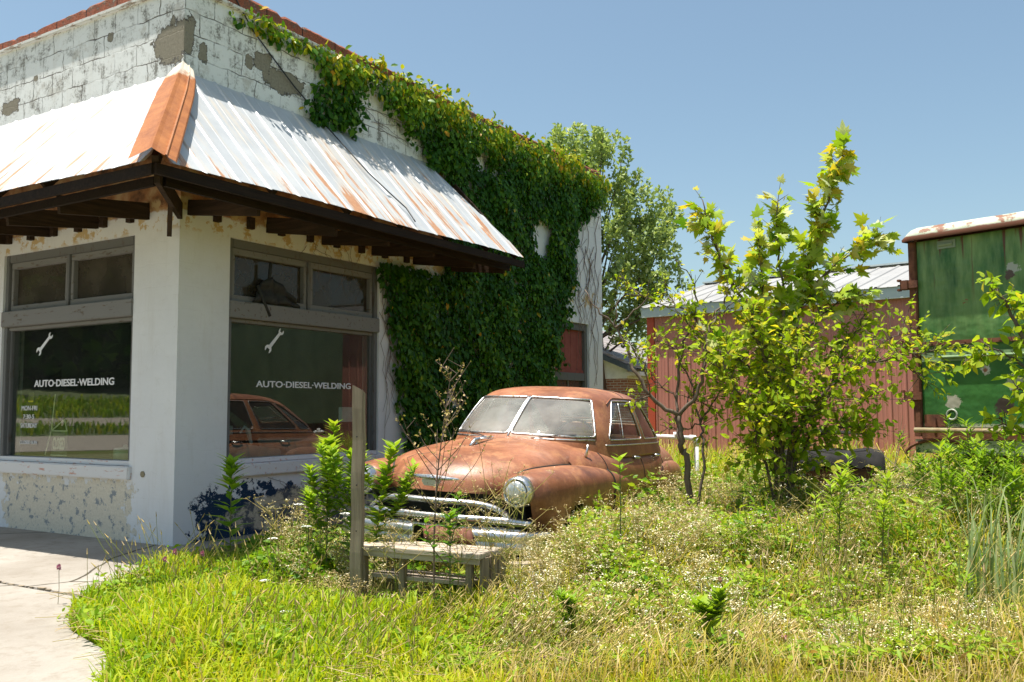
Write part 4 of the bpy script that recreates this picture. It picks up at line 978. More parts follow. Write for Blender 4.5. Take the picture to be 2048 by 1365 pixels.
# cabin inside: dash, wheel, seats
mb = MB(); mb.box((-.68, 1.72, .85), (.68, 1.9, 1.10)); mb.build('dashboard', M['rust'], car, bevel=.03)
mb = MB(); 
for k in range(33):
    pass
a_ = np.linspace(0, 2 * PI, 33); cst = np.array([.36, 2.12, 1.15])
mb.tube([cst + np.array([.20 * math.cos(a), .20 * math.sin(a) * .35, .20 * math.sin(a) * .93]) for a in a_], .012, 8, False)
mb.tube([cst + (-.19, 0, 0), cst, cst + (.19, 0, 0)], .009, 6); mb.tube([cst, cst + (0, -.25, -.12)], .02, 8); mb.build('steering_wheel', M['rubber'], car, smooth=True)
for y0 in (2.45, 3.3):
    mb = MB(); mb.box((-.66, y0, .45), (.66, y0 + .5, .68)); mb.build('seat_cushion', M['seat'], car, bevel=.05)
    mb = MB(); mb.add([(-.66, y0 + .42, .6), (.66, y0 + .42, .6), (.66, y0 + .56, .6), (-.66, y0 + .56, .6), (-.64, y0 + .56, 1.17), (.64, y0 + .56, 1.17), (.64, y0 + .68, 1.17), (-.64, y0 + .68, 1.17)], [(0, 3, 2, 1), (4, 5, 6, 7), (0, 1, 5, 4), (1, 2, 6, 5), (2, 3, 7, 6), (3, 0, 4, 7)]); mb.build('seat_back', M['seat'], car, bevel=.05)
# rear bumper, mirror post at the cowl, tail lamp
mb = MB(); mb.tube([(-.80, 4.75, .50), (-.6, 5.0, .50), (0, 5.08, .50), (.6, 5.0, .50), (.80, 4.75, .50)], .05, 8, flat=.5); mb.build('rear_bumper', M['chrome'], car, smooth=True)
mb = MB(); mb.tube([(.74, 1.42, 1.02), (.75, 1.44, 1.09), (.75, 1.45, 1.13)], [.018, .01, .012], 8); mb.build('aerial_base', M['chrome'], car, smooth=True)
for sx in (1, -1):
    mb = MB(); mb.lathe([(.05, 4.80), (.045, 4.90), (.03, 4.93), (.001, 4.935)], (sx * .66, 0, .72), 'y', 16); mb.build('tail_lamp', simple('red_lamp', (.25, .01, .01), rough=.3, bump=0), car, smooth=True)
# ------------------------------------------------------------ post and bench
def at_z(px, py, z): return on(px, py, 2, z)
pb = at(714, 1000, 6.62)
post = thing('wooden_post', 'upright weathered square wooden post with a slanted top beside the bench', 'post', (pb[0], pb[1], 0), math.radians(24))
mb = MB(); nseg = 14; s_ = .043
for i in range(nseg):
    z0, z1 = 1.60 * i / nseg, 1.60 * (i + 1) / nseg
vs = []; fs = []
for i in range(nseg + 1):
    z = 1.62 * i / nseg; wob = .003 * math.sin(i * 1.3)
    for (sx, sy) in ((-1, -1), (1, -1), (1, 1), (-1, 1)):
        zz = z + (.022 * (-sx) - .01 * sy + .03 if i == nseg else 0); vs.append((sx * s_ * (1 - .04 * i / nseg) + wob + .012 * i / nseg, sy * s_ * .8 + wob, zz))
for i in range(nseg): fs += [(i * 4 + k, i * 4 + (k + 1) % 4, i * 4 + 4 + (k + 1) % 4, i * 4 + 4 + k) for k in range(4)]
fs += [(3, 2, 1, 0), tuple(nseg * 4 + k for k in range(4))]; mb.add(vs, fs); po = mb.build('shaft', M['wood_z'], post, bevel=.004)
mb = MB()
for z in (.62, .95, 1.3): mb.lathe([(.005, -.050), (.006, -.047), (.001, -.046)], (.01, 0, z), 'y', 8)
mb.build('nail', M['rubber'], post)
bz = .50
A, B, Cc, D = [at_z(*p, bz) for p in ((706, 1090), (956, 1110), (1010, 1090), (748, 1073))]
ux = B - A; Lb = float(np.linalg.norm(ux)); ang = math.atan2(ux[1], ux[0])
bench = thing('low_bench', 'low weathered grey plank bench standing in front of the car bumper', 'bench', (A[0], A[1], 0), ang)
Wb = .40
for k in range(4):
    y0 = k * Wb / 4; mb = MB(); x0 = -.02 + (.04 if k == 2 else 0); sk = .012 * (k - 1.5) * (k % 2)
    mb.box((x0, y0 + .004, bz - .035), (Lb + .01 - .02 * (k % 2), y0 + Wb / 4 - .005 - (.02 if k == 1 else 0), bz - .002 * k)); mb.build('top_plank', M['wood_x'], bench, bevel=.004)
mb = MB(); mb.box((0, .02, bz - .075), (Lb - .01, .045, bz - .036)); mb.box((0, Wb - .045, bz - .075), (Lb - .01, Wb - .02, bz - .036)); mb.build('apron', M['wood_x'], bench)
for (x, y) in ((.03, .0), (.36, .02), (Lb - .13, .0), (.03, Wb - .06), (Lb - .13, Wb - .06)):
    mb = MB(); mb.box((x, y + .046, 0), (x + .05, y + .10 - .01, bz - .037)); mb.build('leg', M['wood_z'], bench, bevel=.003)
mb = MB()
for k in range(3): mb.box((Lb - .015, .05 + k * .12, .06 + .03 * k), (Lb + .006, .05 + k * .12 + .10, bz - .037))
mb.build('side_slat', M['wood_z'], bench); mb = MB(); mb.box((.10, .10, .26), (Lb - .12, .36, .285)); mb.build('lower_shelf', M['wood_x'], bench)
pl = at_z(1000, 1135, .28); mb = MB(); mb.bar((-.25, .1, 0), (.38, .22, .06), .14, .03); mb.bar((-.2, .3, -.12), (.42, .16, -.06), .12, .03)
o = mb.build('loose_planks', M['wood_x'], bevel=.003); o.location = (pl[0], pl[1] + .1, .24); tag(o, 'grey plank scraps leaning at the right end of the bench', 'planks')

# ------------------------------------------------------------ white pipe and junk behind the car
pv = thing('plastic_pipe', 'white plastic pipe with elbow standing behind the car tail', 'pipe', tuple(at(1393, 905, 13.0) * np.array([1, 1, 0])))
h = float(at(1393, 877, 13.0)[2]); lx = at(1310, 872, 13.0) - at(1393, 877, 13.0)
mb = MB(); mb.tube([(0, 0, 0), (0, 0, h - .04)], .033, 12); mb.tube([(-.02, 0, h), tuple(lx[:2]) + (h + .03,)], .033, 12); mb.build('pipe', M['pvc'], pv, smooth=True)
mb = MB(); mb.tube([(0, 0, h - .12), (0, 0, h - .03), (lx[0] * .04, lx[1] * .04, h + .0), (lx[0] * .16, lx[1] * .16, h + .005)], .045, 12); mb.build('elbow', M['pvc'], pv, smooth=True); mb = MB(); mb.tube([(lx[0] * .5, lx[1] * .5, h + .01), (lx[0] * .5, lx[1] * .5, h + .09)], .03, 10); mb.build('pipe_stub', M['pvc'], pv, smooth=True)
jp = at(1650, 925, 10.6); jz = jp[2]
junk = thing('old_machine_frame', 'black tarp draped rusty machine frame lying in weeds behind the maple sapling', 'machine', (jp[0], jp[1], 0), math.radians(20))
tarp = simple('black_tarp', (.010, .010, .011), (.035, .033, .032), 9, .85, spec=.2)
mb = MB(); vs = []
for i in range(22):
    for j in range(9):
        x = -.42 + .95 * i / 21; a = PI * (j / 8); vs.append((x, -.26 * math.cos(a) + .02 * math.sin(i * 1.1), .58 + .13 * math.sin(a)**.8 + .012 * math.sin(i * .9 + j) - (.03 if j in (0, 8) else 0) * math.sin(i * 1.3)))
mb.add(vs, [(i * 9 + j, (i + 1) * 9 + j, (i + 1) * 9 + j + 1, i * 9 + j + 1) for i in range(21) for j in range(8)]); mb.build('tarp', tarp, junk, smooth=True)
mb = MB(); mb.box((-.36, -.2, .10), (.46, .2, .56)); mb.build('box_body', simple('rusty_plate', (.09, .03, .02), (.2, .08, .04), 9), junk, bevel=.02)
mb = MB()
for k in range(4): mb.tube([(-.5, -.1 + k * .1, .86 + .01 * k), (.35, -.1 + k * .1, .84)], .012, 6)
mb.tube([(-.3, -.15, .5), (-.3, -.15, .9)], .015, 6); mb.tube([(.2, .2, .5), (.25, .2, .9)], .015, 6); mb.build('rack', M['rubber'], junk); junk.scale = (1.15, 1.1, 1.42)
mb = MB(); mb.lathe([(.10, -.50), (.12, -.46), (.12, -.43)], (0, -.08, .60), 'x', 20); mb.build('drum_end', simple('dull_steel', (.25, .26, .27), rough=.4, metal=.6), junk, smooth=True)
dp = at(1745, 962, 9.9); mb = MB(); mb.bar((-.5, 0, 0), (.45, .1, .02), .10, .03); o = mb.build('bleached_board', M['wood_x'], bevel=.003); o.location = tuple(dp); o.location[2] = .62; tag(o, 'bleached grey board lying on the weeds left of the green trailer', 'board')
mb = MB(); 
o.parent = None

# ------------------------------------------------------------ red metal barn
bc = at(1297, 624, 22.0); ba = math.radians(-7.5)
barn = thing('red_metal_barn', 'red ribbed metal barn with pale metal roof behind the saplings', 'barn', (bc[0], bc[1], 0), ba)
BH = float(bc[2]) + .05; BL, BD = 22.0, 6.6; RH = .92
def siding(name, a, b_):
    t = NT(name); x, y, z = t.xyz(); n = t.noise(.8, det=5); n2 = t.noise(20.0)
    c = t.ramp(n, [(.3, a), (.7, b_)]); c = t.mix(t.math('MULTIPLY', t.step(t.noise(1.0, t.scale(t.obj(), (8, 8, .5))), .5, .7), .25), c, (.40, .20, .16))
    return t.done(t.bsdf(c, .5, 0, t.bump(n, .1, .02), .35))
M['barn_red'] = siding('barn_red_metal', (.50, .190, .150), (.58, .245, .20))
mb = MB(); vs = []; fs = []; P = .30
def rib_wall(x0, x1, fn, H, mbx):
    us = []
    k = x0
    while k < x1:
        us += [(k, 0), (k + .02, .022), (k + .05, .022), (k + .07, 0), (k + .14, 0), (k + .15, .005), (k + .165, .005), (k + .175, 0), (k + .22, 0), (k + .23, .005), (k + .245, .005), (k + .255, 0)]; k += P
    vs = []; 
    for u, h in us: vs += [fn(u, h, 0), fn(u, h, H(u))]
    mbx.add(vs, [(2 * i, 2 * i + 2, 2 * i + 3, 2 * i + 1) for i in range(len(us) - 1)])
rib_wall(.16, BL, lambda u, h, z: (u, -h, z), lambda u: BH - .16, mb); mb.build('wall', M['barn_red'], barn, fixn=False)
mb = MB(); rib_wall(.16, BD, lambda u, h, z: (-h, u, z), lambda u: BH - .16 + RH * (1 - abs(u - BD / 2) / (BD / 2)), mb); mb.build('gable_wall', M['barn_red'], barn, fixn=False)
mb = MB(); mb.box((-.03, -.04, 0), (.16, .16, BH - .02)); mb.build('corner_trim', simple('bright_red_trim', (.48, .07, .035), (.55, .10, .05), 3, .5, bump=0), barn)
mb = MB(); mb.box((.2, BD - .05, 0), (BL, BD, BH)); mb.box((BL, 0.01, 0), (BL + .05, BD, BH)); mb.build('rear_wall', M['barn_red'], barn)
fas = simple('pale_blue_grey_trim', (.48, .55, .55), (.56, .62, .62), 2, .5, bump=.05)
mb = MB(); mb.box((-.12, -.13, BH - .20), (BL, -.09, BH + .04)); mb.box((-.12, -.09, BH - .20), (BL, .0, BH - .18)); mb.build('fascia', fas, barn)
mb = MB()
for sy in (0, 1):
    p = (-.12, -.13 if sy == 0 else BD + .13, BH - .07); q = (-.12, BD / 2, BH + RH - .04)
    mb.bar(p, q, .03, .2)
mb.build('rake_trim', fas, barn)
mb = MB(); L_ = math.hypot(BD / 2 + .16, RH + .06)
t = NT('pale_metal_roof'); n = t.noise(.9, det=6); M['barn_roof'] = t.done(t.bsdf(t.ramp(n, [(.3, (.29, .285, .28)), (.7, (.37, .365, .355))]), .5, .15, t.bump(t.noise(3.0), .2, .02), .4))
for sgn in (0, 1):
    us = []; k = -.14
    while k < BL: us += [(k, 0), (k + .02, .025), (k + .06, .025), (k + .08, 0), (k + .26, 0.0), (k + .28, .006), (k + .30, 0)]; k += .46
    vs = []
    for u, h in us:
        e = (u, -.16, BH + .035 + h); r_ = (u, BD / 2, BH + RH + .05 + h)
        if sgn: e = (u, BD + .16, BH + .035 + h)
        vs += [e, r_]
    mb.add(vs, [(2 * i, 2 * i + 2, 2 * i + 3, 2 * i + 1) for i in range(len(us) - 1)])
rf = mb.build('roof', M['barn_roof'], barn, fixn=False)
mb = MB(); mb.bar((-.15, BD / 2, BH + RH + .085), (BL, BD / 2, BH + RH + .085), .34, .04); mb.build('ridge_cap', fas, rf)

# ------------------------------------------------------------ brick house far behind
hc = at(987, 610, 30.0); ha = _yaw - math.radians(26)       # ridge heading, turned from +y
hs = thing('brick_house', 'small brown brick house with grey metal roof between the garage and the barn', 'house', (hc[0], hc[1], 0), ha)
RZ_, EZ2, HWd = float(hc[2]), 2.80, 4.9
t = NT('brown_brick'); x, y, z = t.xyz(); uv = t.comb(t.math('ADD', x, y), z, 0.0)
br = t.n("ShaderNodeTexBrick", {'Vector': uv, 'Color1': (.22, .07, .04, 1), 'Color2': (.33, .13, .07, 1), 'Mortar': (.42, .36, .30, 1), 'Scale': 1.0, 'Mortar Size': .012, 'Brick Width': .23, 'Row Height': .082})
M['brick'] = t.done(t.bsdf(br.outputs[0], .9, 0, t.bump(br.outputs[1], -.3, .01)))
mb = MB(); w2 = HWd - .45
mb.prism([(-w2, 0), (w2, 0), (w2, 2.42), (-w2, 2.42)], .5, 9.0, lambda u, v, h: (u, h, v)); mb.build('wall', M['brick'], hs)
mb = MB(); mb.prism([(-w2, 2.42), (w2, 2.42), (w2, 2.75), (0, RZ_ - .15), (-w2, 2.75)], .48, 9.0, lambda u, v, h: (u, h, v)); mb.build('gable', M['white_paint'], hs)
mb = MB(); mb.box((w2, .3, 2.50), (HWd + .02, 9.2, 2.62)); mb.build('soffit', M['white_paint'], hs)
t = NT('grey_shingle_metal'); x, y, z = t.xyz(); wv = t.math('SINE', t.math('MULTIPLY', z, 38.0)); n = t.noise(2.0)
c = t.ramp(n, [(.3, (.22, .19, .185)), (.7, (.30, .27, .26))]); c = t.mix(t.math('MULTIPLY', t.step(wv, .6, .9), .5), c, (.14, .12, .12))
M['house_roof'] = t.done(t.bsdf(c, .7, 0, t.bump(wv, .4, .03)))
mb = MB()
for sg in (1, -1): mb.prism([(0, RZ_), (sg * HWd, EZ2), (sg * HWd, EZ2 - .08), (0, RZ_ - .08)], 0, 9.3, lambda u, v, h: (u, h, v))
rf = mb.build('roof', M['house_roof'], hs)
mb = MB()
for sg in (1, -1): mb.prism([(0, RZ_ - .09), (sg * HWd, EZ2 - .09), (sg * HWd, EZ2 - .26), (0, RZ_ - .27)], -.03, .02, lambda u, v, h: (u, h, v))
mb.build('rake_board', simple('dark_blue_board', (.04, .055, .065), (.06, .075, .085), bump=0), rf)
mb = MB(); mb.lathe([(.10, 0), (.10, .28), (.16, .3), (.13, .36), (.0, .38)], (2.6, 4.5, RZ_ - (RZ_ - EZ2) * 2.6 / HWd), n=12); mb.build('roof_vent', M['white_paint'], rf)
mb = MB(); mb.box((w2 - .005, 3.2, .9), (w2 + .02, 4.1, 2.1)); wdo = mb.build('window', M['white_paint'], hs); mb = MB(); mb.box((w2 + .0, 3.28, .98), (w2 + .025, 4.02, 2.02)); mb.build('pane', M['dark_room'], wdo)

# ------------------------------------------------------------ green box trailer
tc_ = at(1833, 870, 11.3); ta = _yaw + math.radians(90 - 52) - math.radians(90)     # lateral axis x runs right and nearer
ta = _yaw - math.radians(50) 
trl = thing('box_trailer', 'old green box trailer with rusty door frame and white weathered roof cap', 'trailer', (tc_[0], tc_[1], 0), ta)
TB, TT, TWd, TL = 1.15, float(at(1830, 482, 11.3)[2]), 2.44, 6.5
def green_mat():
    t = NT('scuffed_green_panel'); x, y, z = t.xyz(); n = t.noise(1.5, det=6); n2 = t.noise(14.0, det=8, rough=.7); n5 = t.noise(2.6, det=7, rough=.6)
    c = t.ramp(n, [(.3, (.018, .09, .024)), (.7, (.055, .19, .038))])
    up = t.step(z, 1.9, 3.3); wip = t.noise(1.0, t.scale(t.obj(), (7, 7, 1.4)), 6, .6)
    c = t.mix(t.math('MULTIPLY', t.math('MULTIPLY', t.step(wip, .33, .66), up), .92), c, (.30, .42, .16))
    # chalky patches on the lower panel, rust runs from the top
    low = t.math('SUBTRACT', 1.0, t.step(z, 1.75, 1.95))
    c = t.mix(t.math('MULTIPLY', t.math('MULTIPLY', t.step(n5, .63, .645), low), .9), c, (.34, .36, .26))
    edge = t.math('MULTIPLY', t.math('SUBTRACT', 1.0, t.step(t.math('ADD', z, t.math('MULTIPLY', n2, .16)), 1.36, 1.38)), t.step(n2, .45, .47)); c = t.mix(edge, c, (.36, .40, .27))
    def blot(cx_, cz_, r):
        d = t.math('SQRT', t.math('ADD', t.math('POWER', t.math('SUBTRACT', x, cx_), 2.0), t.math('POWER', t.math('SUBTRACT', z, cz_), 2.0)))
        return t.math('SUBTRACT', 1.0, t.step(t.math('ADD', d, t.math('MULTIPLY', t.math('SUBTRACT', n2, .5), .22)), r, r + .008))
    for (a, b_, r, col) in ((.47, 1.55, .085, (.40, .38, .30)), (.86, 1.93, .055, (.55, .52, .44)), (.86, 1.93, .02, (.3, .1, .05)), (1.18, 1.78, .09, (.38, .38, .28)), (1.05, 1.50, .10, (.05, .035, .03)), (1.22, 3.10, .06, (.42, .42, .38)), (1.17, 3.02, .05, (.10, .06, .05)), (.66, 2.75, .02, (.25, .08, .04))):
        c = t.mix(blot(a, b_, r), c, col)
    run = t.noise(1.0, t.scale(t.obj(), (11, 11, .6)), 4, .5); fall = t.step(z, 2.8, 3.5)
    c = t.mix(t.math('MULTIPLY', t.step(t.math('ADD', run, t.math('MULTIPLY', fall, .12)), .66, .72), t.step(z, 2.7, 3.3)), c, (.13, .045, .02))
    c = t.mix(t.math('MULTIPLY', t.step(n2, .68, .72), .8), c, (.22, .09, .04))
    return t.done(t.bsdf(c, .42, 0, t.bump(t.math('ADD', t.noise(2.2, det=3), t.math('MULTIPLY', n2, .05)), .5, .06), .5))
gm = green_mat(); rustm = simple('flaky_brown_rust', (.085, .03, .018), (.24, .09, .045), 9, .85, bump=.6)
mb = MB(); mb.box((.09, -.0, TB + .09), (TWd - .09, .05, 2.27)); mb.build('lower_door_panel', gm, trl, bevel=.01)
mb = MB(); mb.box((.09, -.01, 2.272), (TWd - .09, .05, TT)); mb.build('upper_door_panel', gm, trl, bevel=.01)
mb = MB(); mb.box((0, -.05, TB - .02), (.088, .08, TT)); mb.box((.088, -.045, TB - .05), (TWd, .06, TB + .085)) ; mb.box((TWd - .088, -.05, TB + .09), (TWd, .08, TT)); mb.build('door_frame', rustm, trl, bevel=.008)
mb = MB(); mb.box((.10, -.03, 2.25), (TWd - .10, -.008, 2.30)); 
for k in range(22): mb.lathe([(.012, -.038), (.012, -.03)], (.15 + k * .1, 0, 2.275), 'y', 6)
mb.build('rivet_band', rustm, trl)
mb = MB(); mb.tube([(.35, -.035, 2.10), (2.1, -.035, 2.10)], .018, 8); mb.box((.11, -.015, 2.05), (2.3, -.003, 2.16)); mb.build('grab_rail', simple('pale_green_rail', (.16, .26, .12), (.28, .38, .2), 10, .5), trl)
for z in (3.03, 2.25, 1.63):
    mb = MB(); mb.box((-.10, -.09, z - .06), (.0, -.0, z + .06)); mb.box((-.13, -.11, z - .075), (-.09, -.05, z - .045)); mb.box((-.13, -.11, z + .045), (-.09, -.05, z + .075)); mb.box((0, -.075, z - .05), (.12, -.052, z + .05)); mb.build('hinge', rustm, trl, bevel=.006)
mb = MB(); vs = []
prof = [(-.16, -.02), (-.17, .03), (-.13, .10), (-.05, .15), (.1, .17), (1.2, .19)]
for i in range(30):
    x = -.04 + (TWd + .08) * i / 29; edge = max(0, 1 - min(x + .04, TWd + .04 - x) / .16)
    for a, h_ in prof: vs.append((x, a + .05 * edge**2, TT + .02 + (h_ if h_ < 0 else h_ * (1 - .75 * edge**2.2))))
K = len(prof); fs = [(i * K + j, (i + 1) * K + j, (i + 1) * K + j + 1, i * K + j + 1) for i in range(29) for j in range(K - 1)]
fs += [tuple(range(K)), tuple(29 * K + j for j in range(K))]
t = NT('flaked_white_cap'); n = t.noise(5.0, det=8, rough=.7); c = t.ramp(n, [(.42, (.52, .55, .45)), (.56, (.40, .45, .33)), (.62, (.20, .075, .035))])
x, y, z = t.xyz(); c = t.mix(t.math('SUBTRACT', 1.0, t.step(t.math('ADD', z, t.math('MULTIPLY', n, .06)), TT + .08, TT + .10)), c, (.18, .06, .03))
M['cap'] = t.done(t.bsdf(c, .6, 0, t.bump(n, .4, .01)))
mb.add(vs, fs); mb.build('roof_cap', M['cap'], trl, smooth=True)
mb = MB(); mb.box((0, .081, TB), (.03, TL, TT)); mb.box((TWd - .03, .081, TB), (TWd, TL, TT)); mb.box((.031, TL - .03, TB), (TWd - .031, TL, TT)); mb.box((.031, .06, TB), (TWd - .031, TL - .031, TB + .04)); mb.box((.031, .06, TT - .02), (TWd - .031, TL - .031, TT + .01)); mb.build('box_side', simple('haze_paled_green_side', (.09, .14, .08), (.17, .23, .14), 2, .6), trl)  # side green paled: window haze over its reflection is put into the colour
mb = MB(); mb.box((-.0, .08, TT), (TWd, TL, TT + .10)); mb.build('roof', M['cap'], trl, bevel=.04)
mb = MB(); mb.tube([(.03, -.10, TB + .06), (TWd, -.10, TB + .06)], .032, 10); mb.build('rear_rail', simple('rusty_cream_rail', (.40, .36, .22), (.22, .12, .06), 7, .6), trl, smooth=True)
mb = MB(); mb.box((.0, -.03, TB - .22), (TWd, .04, TB - .055)); 
mb.build('sill_beam', gm, trl)
mb = MB(); mb.tube([(.30 + .42 * math.cos(a), -.045, TB - .24 + .18 * math.sin(a)) for a in np.linspace(0, PI, 12)], .022, 6); mb.build('arched_bracket', rustm, trl)
mb = MB(); mb.tube([(.46 + .06 * math.cos(a), -.03, 1.40 + .06 * math.sin(a)) for a in np.linspace(0, 2 * PI, 25)], .012, 8, False); mb.build('lamp_ring', simple('grey_lamp_ring', (.30, .33, .27), rough=.4), trl, smooth=True)
mb = MB(); mb.lathe([(.052, -.012), (.05, -.02), (.001, -.03)], (.46, 0, 1.40), 'y', 16); mb.build('lamp_lens', gm, trl, smooth=True)
mb = MB(); mb.box((.12, -.03, 1.25), (.38, -.002, 1.40)); mb.box((.24, -.06, 1.22), (.275, -.03, 1.36)); mb.build('latch_plate', rustm, trl, bevel=.004)
mb = MB(); mb.tube([(.38, -.02, TT - .08), (.55, -.02, TT - .08)], .028, 8); mb.box((.36, -.025, TT - .13), (.58, -.012, TT - .03)); mb.build('marker_lamp', simple('dull_lamp', (.25, .30, .22), rough=.4), trl)
mb = MB(); mb.box((.5, .4, .75), (.62, TL, TB)); mb.box((TWd - .62, .4, .75), (TWd - .5, TL, TB)); mb.build('chassis_rail', rustm, trl)
for sx in (.30, TWd - .30):
    mb = MB(); mb.lathe([(.25, -.13), (.44, -.14), (.50, -.09), (.51, 0), (.50, .09), (.44, .14), (.25, .13)], (sx, 1.2, .50), 'x', 32)
    mb = MB(); mb.lathe([(r, h_ + sx) for r, h_ in [(.25, -.13), (.44, -.14), (.50, -.09), (.51, 0), (.50, .09), (.44, .14), (.25, .13)]], (0, 1.2, .50), 'x', 32); W_ = mb.build('wheel', M['rubber'], trl, smooth=True)
    mb = MB(); mb.lathe([(r, h_ + sx) for r, h_ in [(.25, -.10), (.12, -.05), (.12, .05), (.25, .10)]], (0, 1.2, .50), 'x', 24); mb.build('rim', rustm, W_, smooth=True)
# faint power lines beyond the barn
for (pa, pb_) in (((1500, 560, 60), (1850, 500, 45)), ((1560, 560, 60), (1850, 515, 45))):
    p, q = at(*pa), at(*pb_); q = p + (q - p) * 2.5; mb = MB(); n = 16
    mb.tube([p + (q - p) * (k / n) - np.array([0, 0, .8 * (1 - (2 * k / n - 1)**2)]) for k in range(n + 1)], .010, 4)
    o = mb.build('power_line', M['pvc']); tag(o, 'upper thin overhead wire beyond the barn roof' if pb_[1] == 500 else 'lower thin overhead wire beyond the barn roof', 'wire')
# ------------------------------------------------------------ foliage materials
M['ivy'] = leafmat('creeper_leaf', [(0, (.014, .06, .006)), (.35, (.045, .14, .012)), (.65, (.16, .29, .02)), (.84, (.40, .42, .025)), (1, (.50, .28, .03))], .30, .42)
M['maple'] = leafmat('maple_leaf', [(0, (.09, .21, .015)), (.45, (.29, .43, .04)), (.72, (.42, .48, .06)), (.88, (.50, .56, .42)), (1, (.50, .40, .05))], .42, .5)
M['elm'] = leafmat('small_sapling_leaf', [(0, (.07, .17, .01)), (.5, (.26, .40, .025)), (.85, (.32, .40, .04)), (1, (.46, .42, .05))], .52, .6)
M['far_leaf'] = leafmat('distant_leaf', [(0, (.16, .24, .10)), (.5, (.30, .40, .17)), (.85, (.42, .50, .25)), (1, (.55, .58, .40))], .3, .5)
M['grass'] = leafmat('grass_blade', [(0, (.07, .17, .010)), (.35, (.20, .34, .014)), (.62, (.38, .43, .018)), (.8, (.44, .40, .06)), (.9, (.46, .36, .17)), (1, (.55, .45, .28))], .38, .5)
M['weed'] = leafmat('weed_leaf', [(0, (.05, .15, .012)), (.4, (.17, .31, .025)), (.7, (.32, .43, .04)), (.88, (.30, .32, .06)), (1, (.40, .25, .12))], .38, .45)
M['dry'] = leafmat('dry_stalk', [(0, (.22, .27, .06)), (.4, (.36, .31, .12)), (.8, (.50, .38, .22)), (1, (.60, .50, .34))], .15, .8)
M['bloom'] = leafmat('tiny_blossom', [(0, (.40, .30, .17)), (.35, (.55, .44, .28)), (.5, (.75, .70, .55)), (.75, (.84, .83, .76)), (1, (.88, .87, .82))], .25, .8, tmul=1.0)
M['stem'] = simple('green_brown_stem', (.09, .11, .03), (.20, .17, .07), 12, .7)
M['bark'] = wood('sapling_bark', (.075, .055, .045), (.20, .155, .12), axis=2, amt=.3)
M['deadvine'] = simple('bare_vine', (.10, .06, .045), (.20, .14, .11), 10)

def inpoly(P, pts):
    x, y = pts[:, 0], pts[:, 1]; c = np.zeros(len(pts), bool); n = len(P)
    for i in range(n):
        x1, y1 = P[i]; x2, y2 = P[(i + 1) % n]
        k = ((y1 > y) != (y2 > y)); xi = (x2 - x1) * (y - y1) / ((y2 - y1) if y2 != y1 else 1e-9) + x1; c ^= k & (x < xi)
    return c

# ------------------------------------------------------------ creeper on the side wall
def wallp(L): return [(float(p[1]), float(p[2])) for p in (on(a, b, 0, X0 + .08) for a, b in L)]
iv_main = wallp([(455, 20), (520, 48), (560, 60), (600, 72), (640, 98), (690, 112), (720, 128), (760, 140), (800, 158), (840, 172), (880, 192), (930, 222), (960, 240), (1000, 258), (1030, 285), (1060, 285), (1100, 298), (1150, 322), (1175, 345), (1205, 356), (1208, 380), (1204, 405), (1182, 432), (1164, 450), (1150, 470), (1150, 520), (1152, 560), (1134, 590), (1136, 625), (1126, 655), (1112, 690), (1122, 712), (1104, 735), (1106, 755), (1100, 790), (1080, 900), (900, 1000), (815, 900), (806, 850), (800, 800), (790, 740), (792, 680), (780, 640), (778, 600), (762, 560), (762, 500), (765, 480), (900, 480), (900, 420), (885, 380), (868, 355), (858, 330), (862, 312), (852, 290), (830, 265), (800, 245), (785, 222), (765, 205), (748, 182), (722, 168), (712, 165), (716, 200), (712, 225), (692, 262), (668, 250), (640, 244), (622, 232), (636, 190), (645, 150), (640, 118), (600, 92), (560, 78), (500, 52)])
iv_holes = [wallp([(1072, 440), (1102, 448), (1098, 490), (1090, 518), (1070, 500)]), wallp([(955, 310), (970, 300), (975, 335), (965, 350)]), wallp([(985, 330), (995, 330), (997, 352), (985, 352)]), wallp([(895, 770), (918, 790), (925, 812), (905, 812)]), wallp([(940, 640), (950, 645), (948, 672)])]
